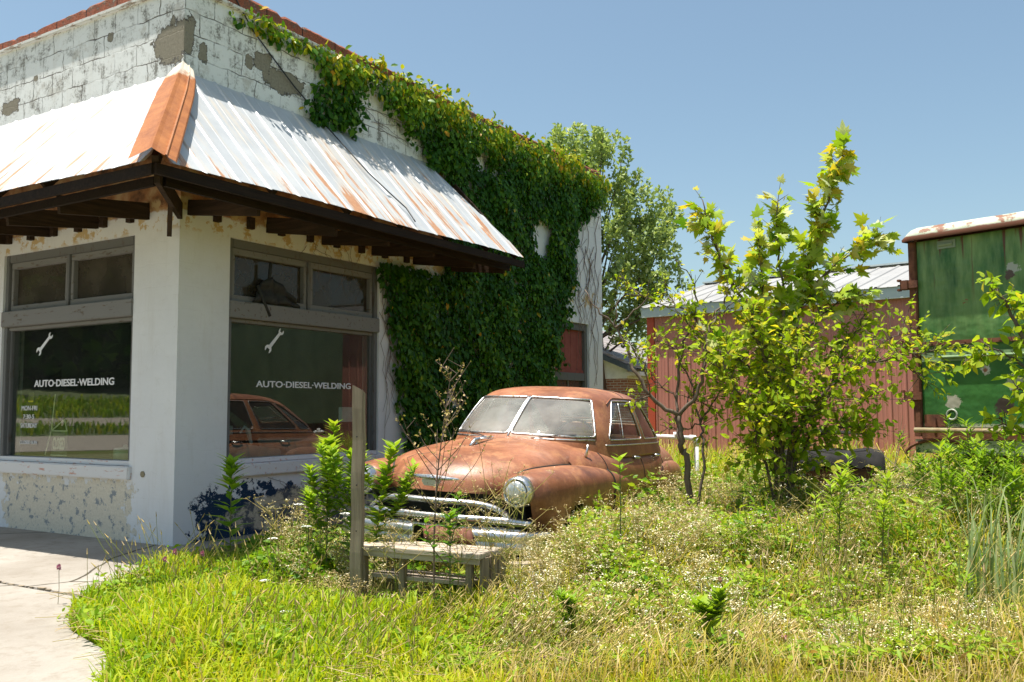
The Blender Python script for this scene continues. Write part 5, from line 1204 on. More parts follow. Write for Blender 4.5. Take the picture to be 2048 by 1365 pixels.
def ivy():
    root = thing('creeper_vine', 'dense green creeper hanging over the parapet and covering the rear side wall', 'vine', (X0, Y0 + 5, 0))
    n = 130000; pts = np.stack([rng.uniform(7.0, 17.3, n), rng.uniform(.0, 6.75, n)], 1)
    poly = np.array(iv_main)
    jit = rng.normal(0, .035, (n, 2)); m = inpoly(iv_main, pts + jit)
    for h in iv_holes: m &= ~inpoly(h, pts + jit * .6)
    yl = pts[:, 0] - Y0
    m &= ~((yl < 4.9) & (pts[:, 1] > 3.6) & (pts[:, 1] < 5.22)); m &= ~((yl < 3.25) & (pts[:, 1] < 3.6))
    lump = np.sin(pts[:, 0] * 4.1 + np.sin(pts[:, 1] * 2.7) * 1.5) * np.sin(pts[:, 1] * 3.3 + pts[:, 0]) 
    m &= rng.uniform(0, 1, n) < .75 + .25 * lump
    pts = pts[m]; lump = lump[m]; n = len(pts)
    top = np.clip((pts[:, 1] - 5.6) / .9, 0, 1)
    yl2 = (pts[:, 0] - Y0); amt = np.clip(yl2 / 4, .25, 1)
    dep = (.02 + rng.uniform(0, 1, n)**.8 * (.09 + .13 * (lump > -.2) * (lump + .2) + .16 * top)) * np.where(pts[:, 1] < 5.3, 1, amt)
    P = np.stack([X0 + dep, pts[:, 0], pts[:, 1]], 1)
    over = top > .75; k = over & (rng.uniform(0, 1, n) < .45)       # over the coping
    P[k, 0] -= rng.uniform(0, .30, k.sum()); P[k, 2] += rng.uniform(.02, .16, k.sum()) * amt[k]
    P[:, 2] = np.where(P[:, 2] < .02, .02, P[:, 2])
    D = np.stack([rng.normal(.15, .25, n), rng.normal(0, .45, n), -np.abs(rng.normal(.8, .3, n))], 1)
    D[k] = np.stack([rng.normal(.2, .6, k.sum()), rng.normal(0, .6, k.sum()), rng.normal(.1, .4, k.sum())], 1)
    Nn = np.stack([np.abs(rng.normal(.8, .3, n)), rng.normal(0, .4, n), rng.normal(.45, .35, n)], 1)
    # trailing shoots that leave the mass
    edge = np.array(iv_main); sp, sdn = [], []
    for _ in range(120):
        i = rng.integers(0, len(edge)); a, b = edge[i], edge[(i + 1) % len(edge)]; q = a + (b - a) * rng.uniform()
        if q[1] < .6 or (q[0] - Y0 < 4.9 and q[1] < 5.2): continue
        v = nrm(np.array([rng.normal(0, .5), -abs(rng.normal(.8, .4)) if q[1] < 6.1 else rng.normal(.35, .3)])); L_ = rng.uniform(.10, .38) * (.6 if q[1] > 6.1 else 1)
        k = int(L_ * 46); f = rng.uniform(0, 1, k); pp = q + v * (f * L_)[:, None] + rng.normal(0, .02, (k, 2)); sp.append(np.stack([X0 + .03 + rng.uniform(0, .12, k), pp[:, 0], pp[:, 1]], 1))
    sp = np.vstack(sp); sp = sp[(sp[:, 2] < 5.2) | (sp[:, 1] - Y0 > .8)]; m2 = len(sp); P = np.vstack([P, sp]); D = np.vstack([D, nrm(rnd_unit(m2) + np.array([.2, 0, -.5]))]); Nn = np.vstack([Nn, nrm(rnd_unit(m2) * .6 + np.array([.7, 0, .4]))]); top = np.concatenate([top, np.clip((sp[:, 2] - 5.6) / .9, 0, 1)]); lump = np.concatenate([lump, np.zeros(m2)]); n = len(P)
    V, F = leaves(P, D, Nn, rng.uniform(.045, .13, n), OVAL)
    ti = np.clip(rng.normal(.27, .13, n) + top * rng.uniform(.2, .8, n) + .1 * lump, 0, .84); ti = np.where((rng.uniform(0, 1, n) < .10 * top + .004), rng.uniform(.88, 1, n), ti)  # sunlit top painted into the tint: higher leaves yellower
    np_mesh('foliage', V - np.array([X0, Y0 + 5, 0]), F, M['ivy'], root, np.repeat(ti, len(OVAL[0])))
    # bare stems
    R = random.Random(5)
    def crawl(px, py, px2, py2, n_=9, wob=5, r=.006):
        pts_ = []
        for i in range(n_ + 1):
            q = i / n_; a = px + (px2 - px) * q + R.uniform(-wob, wob); b = py + (py2 - py) * q
            p = on(a, b, 0, X0 + .02); pts_.append((p[0] - X0, p[1] - Y0 - 5, p[2]))
        mb = MB(); mb.tube(pts_, [r * (1 - .5 * i / n_) for i in range(n_ + 1)], 4); mb.build('bare_stem', M['deadvine'], root)
    for i in range(15): crawl(R.uniform(1148, 1204), 460 + R.uniform(-40, 60), R.uniform(1150, 1204), 700 + R.uniform(-80, 80), 10, 6, R.uniform(.004, .010))
    for i in range(10): crawl(R.uniform(758, 790), 530 + R.uniform(-20, 120), R.uniform(765, 800), 760 + R.uniform(-60, 140), 9, 7, .005)
    for i in range(8): crawl(R.uniform(600, 760), R.uniform(470, 500), R.uniform(600, 770), R.uniform(540, 640), 8, 9, .0035)
    for i in range(4): crawl(R.uniform(520, 700), 960 + R.uniform(-5, 5), R.uniform(520, 700), 1010, 6, 7, .003)
    for i in range(6): crawl(740 + R.uniform(-20, 60), 190 + R.uniform(0, 80), 800 + R.uniform(-20, 50), 250 + R.uniform(0, 50), 7, 4, .004)
ivy()

# ------------------------------------------------------------ trees from branch lines
def smooth_path(pts, n=6):
    P = np.array(pts, float); t = np.arange(len(P)); q = np.linspace(0, len(P) - 1, (len(P) - 1) * n + 1)
    return np.stack([spl(t, P[:, i], q) for i in range(P.shape[1])], 1)
def sapling(name, label, cat, base, paths, leafm, shape, size, bark, twig=(.25, .5), per=16, tlen_up=.35, bare=0.0, tint=(.5, .2), group=None, spread=1.0, crown='crown'):
    """paths: (list of xyz, r0, r1, leaf density per metre, size factor)"""
    root = thing(name, label, cat, tuple(base), group=group); off = np.array(base, float)
    mb = MB(); LP, LD, LN, LS, LT = [], [], [], [], []; SA, SB = [], []
    for pts, r0, r1, dens, sf in paths:
        P = smooth_path(pts, 5); P[1:-1] += rng.normal(0, .012, P[1:-1].shape); n = len(P)
        mb.tube(P - off, list(np.linspace(r0, r1, n)), 7)
        seg = np.linalg.norm(np.diff(P, axis=0), axis=1); cum = np.concatenate([[0], np.cumsum(seg)]); L = cum[-1]
        m = int(L * dens)
        for _ in range(m):
            q = L * (bare + (1 - bare) * rng.uniform()**.75); i = min(np.searchsorted(cum, q), n - 1); i = max(i, 1)
            p = P[i - 1] + (P[i] - P[i - 1]) * ((q - cum[i - 1]) / max(seg[i - 1], 1e-6)); tdir = nrm(P[i] - P[i - 1])
            frac = q / L
            d = nrm(rnd_unit(1)[0] * spread + tdir * .7 + np.array([0, 0, tlen_up])); tl = rng.uniform(*twig) * (1.15 - .6 * frac)
            e = p + d * tl; SA.append(p); SB.append(e); k = max(2, int(per * tl / twig[1]))
            f = rng.uniform(.15, 1.05, k); pos = p + d * (f * tl)[:, None] + rng.normal(0, .015, (k, 3))
            ld = nrm(rnd_unit(k) + d * .8 + np.array([0, 0, -.35])); ln = nrm(rnd_unit(k) * .7 + np.array([0, 0, .9]))
            LP.append(pos); LD.append(ld); LN.append(ln); LS.append(size * sf * rng.uniform(.38, 1.15, k)); LT.append(np.clip(rng.normal(tint[0], tint[1], k) + rng.normal(0, .07) + .1 * frac, 0, 1))
    V1, F1 = prisms(np.array(SA) - off, np.array(SB) - off, .005, .002)
    mb.build('trunk', bark, root, smooth=True)
    tag(np_mesh('twigs', V1, F1, bark, root), kind='stuff')
    LP = np.vstack(LP); V, F = leaves(LP - off, np.vstack(LD), np.vstack(LN), np.concatenate(LS), shape)
    np_mesh(crown, V, F, leafm, root, np.repeat(np.concatenate(LT), len(shape[0])))
    return root
def A3(L, d): return [at(a, b, d + (k[0] if k else 0)) for a, b, *k in L]
def gpt(px, py, d): p = at(px, py, d); return (p[0], p[1], 0)
b0 = gpt(1545, 950, 9.7)
def up(L, d, base): return [base] + A3(L, d)
sapling('silver_maple', 'tall yellow-green maple sapling with lobed leaves in front of the red barn', 'tree', b0, [
    (up([(1556, 900), (1545, 780, .1), (1515, 660, .1), (1462, 560, 0), (1425, 480, -.1), (1405, 400, -.1)], 9.7, b0), .035, .006, 22, 1.0),
    (up([(1560, 900), (1560, 760, -.1), (1566, 640, -.2), (1560, 520, -.1), (1556, 398, 0)], 9.7, b0), .032, .006, 20, 1.0),
    (up([(1565, 900), (1580, 760, .2), (1598, 620, .2), (1625, 500, .1), (1655, 400, 0), (1688, 312, 0)], 9.7, b0), .035, .006, 24, 1.05),
    (A3([(1598, 620, .2), (1645, 555, .3), (1700, 510, .3), (1768, 468, .4)], 9.7), .016, .005, 24, 1.0),
    (A3([(1520, 660, .1), (1525, 560, -.2), (1516, 478, -.3)], 9.7), .014, .005, 22, .9),
    (A3([(1590, 680, .2), (1660, 620, .0), (1725, 590, -.2)], 9.7), .014, .004, 24, .9),
    (A3([(1560, 780), (1480, 720, -.3), (1430, 680, -.5)], 9.7), .014, .004, 24, .8),
], M['maple'], MAPLE, .175, M['bark'], (.16, .48), 8, .35, .30, (.55, .26), spread=.9)
b1 = gpt(1575, 950, 9.3)
sapling('mulberry_bush', 'bushy green sapling spreading right across the barn wall toward the trailer', 'tree', b1, [
    (up([(1560, 880), (1540, 760, -.2), (1510, 660, -.3), (1500, 620, -.3)], 9.3, b1), .03, .006, 31, 1.0),
    (up([(1580, 890), (1620, 820, 0), (1700, 745, -.2), (1790, 715, -.3), (1880, 700, -.4)], 9.3, b1), .024, .004, 31, .95),
    (up([(1590, 900), (1650, 800, .2), (1690, 700, .3), (1735, 625, .3)], 9.3, b1), .02, .005, 31, 1.0),
    (up([(1600, 910), (1660, 860, .1), (1735, 850, .1)], 9.3, b1), .018, .004, 40, 1.1),
    (up([(1540, 890), (1500, 820, -.3), (1460, 760, -.5), (1440, 700, -.5)], 9.3, b1), .022, .005, 31, 1.0),
    (up([(1560, 900), (1590, 780, -.4), (1600, 700, -.5), (1640, 640, -.5)], 9.3, b1), .022, .005, 31, 1.0),
    (up([(1530, 930), (1510, 900, -.4), (1520, 850, -.5), (1560, 800, -.6)], 9.3, b1), .018, .005, 31, 1.0),
    (A3([(1700, 745, -.2), (1760, 690, -.2), (1830, 660, -.1)], 9.3), .01, .003, 18, .8),
    (A3([(1790, 715, -.3), (1830, 745, -.3), (1850, 760, -.3)], 9.3), .008, .003, 18, .8),
    (up([(1540, 890), (1480, 800, -.1), (1420, 700, 0), (1385, 620, .1)], 9.3, b1), .016, .004, 26, .9),
    (A3([(1640, 790, .1), (1720, 800, .0), (1760, 780, .0)], 9.3), .008, .003, 22, .9),
], M['elm'], OVAL, .095, M['bark'], (.2, .75), 17, .25, .36, (.64, .2))
b2 = gpt(1383, 930, 9.2)
sapling('locust_sapling', 'thin open sapling with bare dark forked branches behind the car', 'tree', b2, [
    (A3([(1412, 700, -.1), (1380, 660, .1), (1340, 600, .2), (1330, 570, .2)], 9.2), .008, .003, 24, .9), (A3([(1424, 640), (1470, 600, .2), (1500, 560, .3)], 9.2), .008, .003, 26, .9),
    (A3([(1352, 800, .2), (1310, 760, .3), (1300, 700, .4)], 9.2), .008, .003, 22, .9), (A3([(1400, 850), (1360, 860, .3), (1320, 850, .4)], 9.2), .008, .003, 14, .9),
    (up([(1375, 930), (1362, 890), (1358, 832)], 9.2, b2), .035, .028, 0, 1),
    (A3([(1358, 832), (1300, 793), (1262, 720, .1), (1236, 660, .2), (1200, 625, .2), (1170, 580, .3)], 9.2), .024, .005, 0, 1),
    (A3([(1230, 655, .2), (1262, 630, .1), (1292, 598, .1), (1300, 560, 0)], 9.2), .012, .003, 0, 1),
    (A3([(1230, 655, .2), (1232, 620, .2), (1242, 570, .3)], 9.2), .009, .003, 0, 1),
    (A3([(1358, 832), (1398, 775, -.1), (1412, 700, -.1), (1424, 640, 0), (1450, 600, .1), (1462, 560, .1)], 9.2), .022, .006, 12, .9),
    (A3([(1362, 890), (1352, 800, .2), (1362, 700, .3), (1392, 620, .3), (1385, 560, .3), (1350, 520, .2)], 9.2), .018, .004, 6, .9),
    (A3([(1392, 620, .3), (1330, 610, .3), (1280, 590, .3), (1242, 555, .2)], 9.2), .009, .003, 20, .85),
    (A3([(1300, 793), (1290, 740, -.2), (1262, 690, -.3), (1250, 670, -.3)], 9.2), .008, .003, 20, .85),
    (A3([(1300, 793), (1275, 800, -.3), (1262, 812, -.4)], 9.2), .008, .003, 16, .8),
    (up([(1408, 900), (1400, 850, .2), (1380, 760, .3), (1345, 700, .4), (1310, 680, .4)], 9.2, b2), .016, .004, 18, .9),
    (A3([(1400, 850, .2), (1440, 780, .3), (1450, 700, .3)], 9.2), .012, .004, 26, .9),
    (A3([(1358, 832), (1385, 800, .2), (1440, 830, .1)], 9.2), .009, .003, 24, .9),
], M['elm'], OVAL, .085, M['bark'], (.12, .34), 9, .2, .25, (.6, .2))
b3 = gpt(2120, 980, 7.6)
sapling('box_elder', 'yellow-green box elder branches reaching in front of the right part of the green trailer', 'tree', b3, [
    (up([(2110, 900), (2080, 760), (2040, 660), (2000, 590, .1), (1965, 560, .2)], 7.6, b3), .03, .006, 20, 1.0),
    (A3([(2080, 760), (2030, 720, .1), (1980, 700, .1), (1925, 730, .2)], 7.6), .012, .004, 31, 1.0),
    (A3([(2100, 850), (2060, 800, -.1), (2030, 770, -.1)], 7.6), .012, .004, 34, 1.0),
    (A3([(2110, 920), (2060, 880, 0), (2010, 850, .1), (1998, 832, .1)], 7.6), .012, .004, 28, 1.0),
    (A3([(2060, 680), (2050, 620, .3), (2070, 560, .3)], 7.6), .012, .004, 28, 1.0),
], M['elm'], OVAL, .115, M['bark'], (.12, .30), 8, -.05, .15, (.55, .2))

# big tree behind the garage
def big_tree():
    c = at(1190, 560, 29.0); base = (c[0], c[1], 0)
    root = thing('willow_tree', 'large soft green tree with upswept shoots rising behind the garage', 'tree', base); off = np.array(base)
    mb = MB(); H = float(at(1190, 250, 29)[2]); top = np.array([0, 0, H])
    mb.tube([(0, 0, 0), (.1, 0, 2.0), (0, .1, 4.0), (.1, 0, H * .8)], [.32, .26, .18, .04], 9)
    outl = [(1085, 262), (1130, 258), (1188, 238), (1225, 258), (1268, 272), (1290, 345), (1325, 350), (1345, 395), (1372, 430), (1374, 480), (1365, 530), (1340, 555), (1310, 600), (1290, 650), (1240, 680)]
    LP, LD, LT = [], [], []; shoots = []
    for i in range(360):
        k = rng.uniform(0, len(outl) - 1.001); a = int(k); o = np.array(outl[a]) * (1 - k + a) + np.array(outl[a + 1]) * (k - a)
        cen = np.array([1160., 520.]); q = rng.uniform(.12, 1.0)**.6; s = cen + (o - cen) * q
        if rng.uniform() < .35: s[0] = 2 * 1160 - s[0]
        dd = 29 + rng.normal(0, 1.0) * (1.25 - q * .9)
        shoots.append(at(s[0], s[1], dd))
    for e in shoots:
        e = e - off; L = rng.uniform(.5, 1.15); d = nrm(np.array([e[0] * .10 + rng.normal(0, .22), e[1] * .10 + rng.normal(0, .22), 1.0])); k = 62
        st = e - d * L; f = rng.uniform(0, 1, k); w_ = .26 * np.sin(PI * np.clip(f * .86 + .08, 0, 1))
        LP.append(st + d * (f * L)[:, None] + rnd_unit(k) * (w_ * rng.uniform(.3, 1, k))[:, None]); LD.append(nrm(rnd_unit(k) * .9 + d * .6)); LT.append(np.clip(rng.normal(.42, .2, k) + .15 * (f - .5) + rng.normal(0, .08), 0, 1))
        if e[2] > 4.5 and rng.uniform() < .16:
            z0 = max(2.5, e[2] * .62); mb.tube([(0, 0, z0), tuple(st * .5 + np.array([0, 0, z0 * .5])), tuple(st), tuple(e)], [.05, .03, .018, .006], 4)
    LP = np.vstack(LP); n = len(LP); V, F = leaves(LP, np.vstack(LD), nrm(rnd_unit(n) + np.array([0, 0, .6])), rng.uniform(.11, .2, n), LEAF4)
    mb.build('trunk', M['bark'], root, smooth=True); np_mesh('crown', V, F, M['far_leaf'], root, np.repeat(np.concatenate(LT), 4))
big_tree()
# trees and bank across the road, seen mirrored in the front window
def woods():
    n = 26000; u = np.array([-.935, -.599]); s_ = np.array([-.599, .935]); dd = rng.uniform(84, 92, n); q = rng.uniform(-55, 75, n); z = 2.5 + rng.uniform(0, 1, n)**.9 * 15
    dd += 2 * np.sin(q * .5) + 1.5 * np.sin(z * .8 + q * .3)
    P = np.stack([u[0] * dd + s_[0] * q, 13 + u[1] * dd + s_[1] * q, z], 1)
    V, F = leaves(P, rnd_unit(n), nrm(rnd_unit(n) + np.array([.6, .5, .6])), rng.uniform(1.3, 2.6, n), OVAL); T_ = np.clip(rng.normal(.25, .2, n), 0, 1)
    tag(np_mesh('far_woods', V, F, M['ivy'], None, np.repeat(T_, len(OVAL[0]))), 'dark mass of trees across the road', 'woods', kind='stuff')
woods()
for i, q in enumerate((-12, 6, 19, 33)):
    u = np.array([-.935, -.599]); s_ = np.array([-.599, .935]); p = np.array([0, 13]) + u * 78 + s_ * q
    rt = thing('roadside_tree', ('thick bare-trunked tree on the bank across the road, tree %s' % ('nearest the drive', 'by the gap', 'with leaning trunk', 'farthest along the bank')[i]), 'tree', (p[0], p[1], 1.4))
    mb = MB(); mb.tube([(0, 0, 0), (.1, 0, 4), (-.2, .1, 8), (0, 0, 12)], [.5, .4, .33, .15], 9); mb.build('trunk', M['bark'], rt, smooth=True)
    n = 1500; P = rnd_unit(n) * (rng.uniform(.3, 1, n)**.5)[:, None] * np.array([3.5, 3.5, 4]) + np.array([0, 0, 11]); V, F = leaves(P, rnd_unit(n), nrm(rnd_unit(n) + np.array([0, 0, .5])), rng.uniform(.4, .8, n), LEAF4)
    np_mesh('crown', V, F, M['ivy'], rt, np.repeat(rng.uniform(0, .8, n), 4))
n = 30000; dd = rng.uniform(66, 84, n); q = rng.uniform(-40, 55, n); u = np.array([-.935, -.599]); s_ = np.array([-.599, .935])
dd = dd - 12; m_ = (dd < 57) | (dd > 60.7); dd, q = dd[m_], q[m_]; n = len(dd); zz = np.array([bank_z(a) for a in dd]); P = np.stack([u[0] * dd + s_[0] * q, 13 + u[1] * dd + s_[1] * q, zz], 1)
V, F = ribbons(P, None, rng.uniform(.1, .6, n), rng.uniform(.3, .7, n), rng.uniform(.06, .16, n), rng.uniform(0, 6.3, n))
tag(np_mesh('bank_grass', V, F, M['grass'], None, np.repeat(np.clip(rng.normal(.4, .2, n), 0, 1), 7)), 'long green grass on the bank across the road', 'grass', kind='stuff')

# ------------------------------------------------------------ the weedy lot
padpoly = [(-24, 10), (-24, -3.5), (6, -3.5)] + pe[::-1]
cF2 = nrm(cF[:2]); cR2 = nrm(cR[:2])
def scatter(n, dmin, dmax, pxa, pxb, p=1.0):
    """random ground points of the lot: distance along the view, spread sideways"""
    d = dmin + (dmax - dmin) * rng.uniform(0, 1, n)**p; px = rng.uniform(pxa, pxb, n); l = (px - CX) / FPX * d
    P = np.stack([cR2[0] * l + cF2[0] * d, cR2[1] * l + cF2[1] * d, np.zeros(n)], 1)
    m = ~inpoly(padpoly, P[:, :2]) & ~((P[:, 0] < X0 + .04) & (P[:, 1] > Y0 - .04)) & ~((P[:, 0] > -8.4) & (P[:, 0] < -6.6) & (P[:, 1] < Y0 - 3))
    q = car.matrix_basis.inverted(); L = np.array([[q[i][j] for j in range(4)] for i in range(3)])
    lc = P @ L[:, :3].T + L[:, 3]; m &= ~((np.abs(lc[:, 0]) < .86) & (lc[:, 1] > .35) & (lc[:, 1] < 4.9))
    return P[m], d[m], px[m]
def hfield(P, d, px):
    """how tall the weeds stand"""
    h = .22 + .10 * np.sin(P[:, 0] * 1.9 + 1) * np.sin(P[:, 1] * 1.3)
    h += np.clip((d - 6.3) / 1.2, 0, 1) * .22 * np.clip((px - 1055) / 110, 0, 1)
    h += np.clip((d - 8.2) / 1.5, 0, 1) * .15 * np.clip((px - 930) / 120, 0, 1)
    h += .10 * np.clip((720 - px) / 100, 0, 1) * np.clip((d - 7.0) / 1, 0, 1)
    return np.maximum(h, .12)
def tilt_lawn(n): return np.clip(rng.normal(.42, .16, n), 0, 1)
def grass_layer(n, dmin, dmax, pa, pb, hk, wk, tm, ts, dry=.1, p=1.3, lean=None, hmax=None, bend=(.1, .8)):
    P, d, px = scatter(n, dmin, dmax, pa, pb, p); n = len(P); patch = np.sin(P[:, 0] * 2.3 + 1.7 * np.sin(P[:, 1] * 1.9)) * np.sin(P[:, 1] * 2.9 + P[:, 0]); patch2 = np.sin(P[:, 0] * .9 + 2) * np.sin(P[:, 1] * 1.1 + 1)
    h = hfield(P, d, px) * hk * rng.uniform(.5, 1.25, n) * (1 + .25 * patch); 
    if hmax: h = np.minimum(h, hmax)
    az = rng.uniform(0, 6.3, n) if lean is None else rng.normal(lean, .7, n)
    V, F = ribbons(P, None, rng.uniform(*bend, n), h, rng.uniform(.6, 1.3, n) * wk * (1 + d / 14), az)
    t = rng.normal(tm, ts, n) + .12 * patch + .10 * patch2; t = np.where(rng.uniform(0, 1, n) < dry * (1 + .8 * patch2), rng.uniform(.8, 1, n), np.clip(t, 0, .8)); return V, F, np.repeat(t, 7)
parts = [grass_layer(52000, 4.5, 8.6, -60, 1000, .62, .0075, .42, .14, .10), grass_layer(20000, 4.5, 7, -60, 1000, 1.0, .011, .46, .12, .06),
         grass_layer(42000, 4.5, 9.5, 900, 2110, .60, .0075, .45, .16, .26), grass_layer(20000, 8, 15, 900, 2110, .9, .011, .42, .16, .35), grass_layer(14000, 13, 24, 1000, 2110, 1.2, .009, .45, .15, .4),
         grass_layer(9000, 4.6, 9, 900, 2110, 1.25, .006, .9, .1, .8)]
V, F, T_ = leafmix(parts); tag(np_mesh('grass', V, F, M['grass'], None, T_), 'bright green and straw coloured uncut grass over the whole lot', 'grass', kind='stuff')
# lawn edge fringe over the slab
# broad-leaved ground weeds
def leaf_layer(n, dmin, dmax, pa, pb, size, hk, shape, tm, ts, p=1.2, up=.9, sel=None):
    P, d, px = scatter(n, dmin, dmax, pa, pb, p)
    if sel is not None: k = sel(P, d, px); P, d, px = P[k], d[k], px[k]
    n = len(P); cl = rng.integers(0, max(1, n // 9), n)          # gather into tufts
    idx = rng.integers(0, n, max(1, n // 9)); P = P[idx][cl] + rng.normal(0, .05, (n, 3)) * np.array([1, 1, 0]); d = d[idx][cl]; px = px[idx][cl]
    h = hfield(P, d, px) * hk * (1 + .35 * np.sin(P[:, 0] * 3.9 + 2 * np.sin(P[:, 1] * 3.1))); P[:, 2] = h * rng.uniform(.1, 1, n)**.8
    D = nrm(rnd_unit(n) * np.array([1, 1, .5]) + np.array([0, 0, .25])); Nn = nrm(rnd_unit(n) * .7 + np.array([0, 0, up]))
    V, F = leaves(P, D, Nn, size * rng.uniform(.55, 1.3, n), shape); t = np.clip(rng.normal(tm, ts, n), 0, 1); return V, F, np.repeat(t, len(shape[0]))
parts = [leaf_layer(36000, 4.9, 9.0, 900, 2110, .048, .85, OVAL, .62, .2, p=1.0), leaf_layer(14000, 6.2, 9.0, 980, 1500, .045, 1.1, OVAL, .6, .2), leaf_layer(14000, 8, 14, 950, 2110, .09, .95, OVAL, .40, .2), leaf_layer(16000, 4.9, 9, 900, 2110, .085, .95, LANCE, .6, .2, p=1.0),
         leaf_layer(9000, 4.5, 8.8, -40, 950, .05, .7, OVAL, .5, .18), leaf_layer(14000, 7.3, 11.5, 1480, 2110, .10, 1.2, LANCE, .40, .2), leaf_layer(4500, 7.4, 9.4, 500, 860, .065, .75, OVAL, .3, .2)]
V, F, T_ = leafmix(parts); tag(np_mesh('broadleaf_weeds', V, F, M['weed'], None, T_), 'low broad-leaved green weeds mixed through the grass', 'weeds', kind='stuff')
# flowering weeds: stems, side rays, flat heads of tiny blossoms
def umbels(n, dmin, dmax, pa, pb, hm, hs, tmean, tstd, head=.026, dot=.0095, rays=(3, 7), p=1.0, sel=None, dots=9):
    P, d, px = scatter(n, dmin, dmax, pa, pb, p)
    if sel is not None: k = sel(P, d, px); P, d, px = P[k], d[k], px[k]
    n = len(P); h = np.maximum(.12, hfield(P, d, px) * hm * rng.uniform(1 - hs, 1 + hs, n)); lean = rng.normal(0, .13, (n, 3)) * np.array([1, 1, 0])
    top = P + np.array([0, 0, 1.0]) * h[:, None] + lean * h[:, None]
    A, B = [P], [top]; heads, ht = [top], [rng.normal(tmean, tstd, n)]
    for r in range(rays[1]):
        k = rng.uniform(0, 1, n) < (1 if r < rays[0] else .55); s = P[k] + (top[k] - P[k]) * rng.uniform(.45, .9, (k.sum(), 1)); dr = nrm(rnd_unit(k.sum()) * np.array([1, 1, .3]) + np.array([0, 0, .75]))
        e = s + dr * (h[k] * rng.uniform(.16, .42, k.sum()))[:, None]; A.append(s); B.append(e); heads.append(e); ht.append(np.full(k.sum(), 0) + rng.normal(tmean, tstd, k.sum()))
    A, B = np.vstack(A), np.vstack(B); heads = np.vstack(heads); ht = np.concatenate(ht); m = len(heads)
    Vs, Fs = prisms(A, B, .0030, .0016)
    # rays inside each head
    k = 4; e = np.repeat(heads, k, 0) + np.stack([rng.normal(0, head, m * k), rng.normal(0, head, m * k), np.abs(rng.normal(head * .7, head * .4, m * k))], 1); Vr, Fr = prisms(np.repeat(heads, k, 0), e, .0014, .001)
    P2 = np.repeat(e, max(1, dots // k), 0); P2 = P2 + rng.normal(0, head * .38, P2.shape) * np.array([1, 1, .35]); q = len(P2)
    Vd, Fd = leaves(P2, nrm(rnd_unit(q) * np.array([1, 1, .3])), nrm(rnd_unit(q) * .6 + np.array([0, 0, 1])), dot * rng.uniform(.7, 1.5, q), LEAF4x)
    td = np.clip(np.repeat(np.repeat(ht, k), max(1, dots // k)) + rng.normal(0, .08, q), 0, 1)
    return (np.vstack([Vs, Vr]), np.vstack([Fs, Fr + len(Vs)]), np.concatenate([np.repeat(np.clip(rng.normal(.35, .2, len(A)), 0, 1), 6), np.repeat(np.clip(rng.normal(.45, .2, m * k), 0, 1), 6)])), (Vd, Fd, np.repeat(td, 4))
LEAF4x = (np.array([(0, -.5, 0), (-.45, 0, .05), (0, .5, 0), (.45, 0, .05)]), np.array([(0, 2, 1), (0, 3, 2)]))
def patchy(P, d, px): return rng.uniform(0, 1, len(d)) < .5 + .5 * np.sin(P[:, 0] * 4.3 + 2 * np.sin(P[:, 1] * 2.1)) * np.sin(P[:, 1] * 3.7 + 1)
um = [umbels(480, 6.5, 8.3, 1040, 1430, 1.15, .4, .46, .18, .030, .0095, sel=patchy),
      umbels(420, 5.9, 8.3, 1060, 1560, 1.0, .35, .80, .10, .022, .0105, sel=patchy),
      umbels(230, 4.9, 8.0, 950, 2100, .85, .4, .72, .2, .018, .0095, sel=patchy),
      umbels(380, 8.2, 11.5, 1250, 1900, 1.10, .2, .36, .15, .034, .014),
      umbels(60, 6.6, 7.2, 640, 1010, 1.15, .3, .34, .2, .026, .010),
      umbels(110, 7.2, 8.8, 560, 800, 1.25, .3, .40, .25, .024, .010),
      umbels(48, 6.3, 7.1, 740, 1040, 3.0, .35, .30, .2, .024, .009), umbels(240, 6.4, 9.0, 1450, 2110, 1.35, .45, .40, .25, .026, .0095, sel=patchy), umbels(160, 5.0, 6.4, 1000, 2000, 1.2, .4, .45, .3, .02, .009)]
V, F, T_ = leafmix([a for a, b in um]); tag(np_mesh('dry_weed_stems', V, F, M['dry'], None, T_), 'tangle of dry branching weed stems around the car', 'weeds', kind='stuff')
V, F, T_ = leafmix([b for a, b in um]); tag(np_mesh('wildflowers', V, F, M['bloom'], None, T_), 'haze of tiny white and tan wildflower heads over the weeds', 'wildflowers', kind='stuff')
# grass with seed heads in front of the bench and along the slab
def seedgrass(n, dmin, dmax, pa, pb, hmin, hmax, lean, sel=None):
    P, d, px = scatter(n, dmin, dmax, pa, pb); 
    if sel is not None: k = sel(P, d, px); P, d, px = P[k], d[k], px[k]
    n = len(P); h = rng.uniform(hmin, hmax, n); le = rng.normal(lean, .28, (n, 1)) * np.array([[cR2[0], cR2[1], 0]]) + rng.normal(0, .08, (n, 3)) * np.array([1, 1, 0])
    M1 = P + np.array([0, 0, .6]) * h[:, None] + le * (h * .45)[:, None]; T1 = P + np.array([0, 0, 1.]) * h[:, None] + le * (h * 1.15)[:, None]; E = T1 + nrm(T1 - M1) * .045
    V1, F1 = prisms(np.vstack([P, M1]), np.vstack([M1, T1]), .0024, .0018); V2, F2 = prisms(T1, E, .0062, .002)
    return (np.vstack([V1, V2]), np.vstack([F1, F2 + len(V1)]), np.concatenate([np.repeat(rng.uniform(0, .5, 2 * n), 6), np.repeat(rng.uniform(.4, .95, n), 6)]))
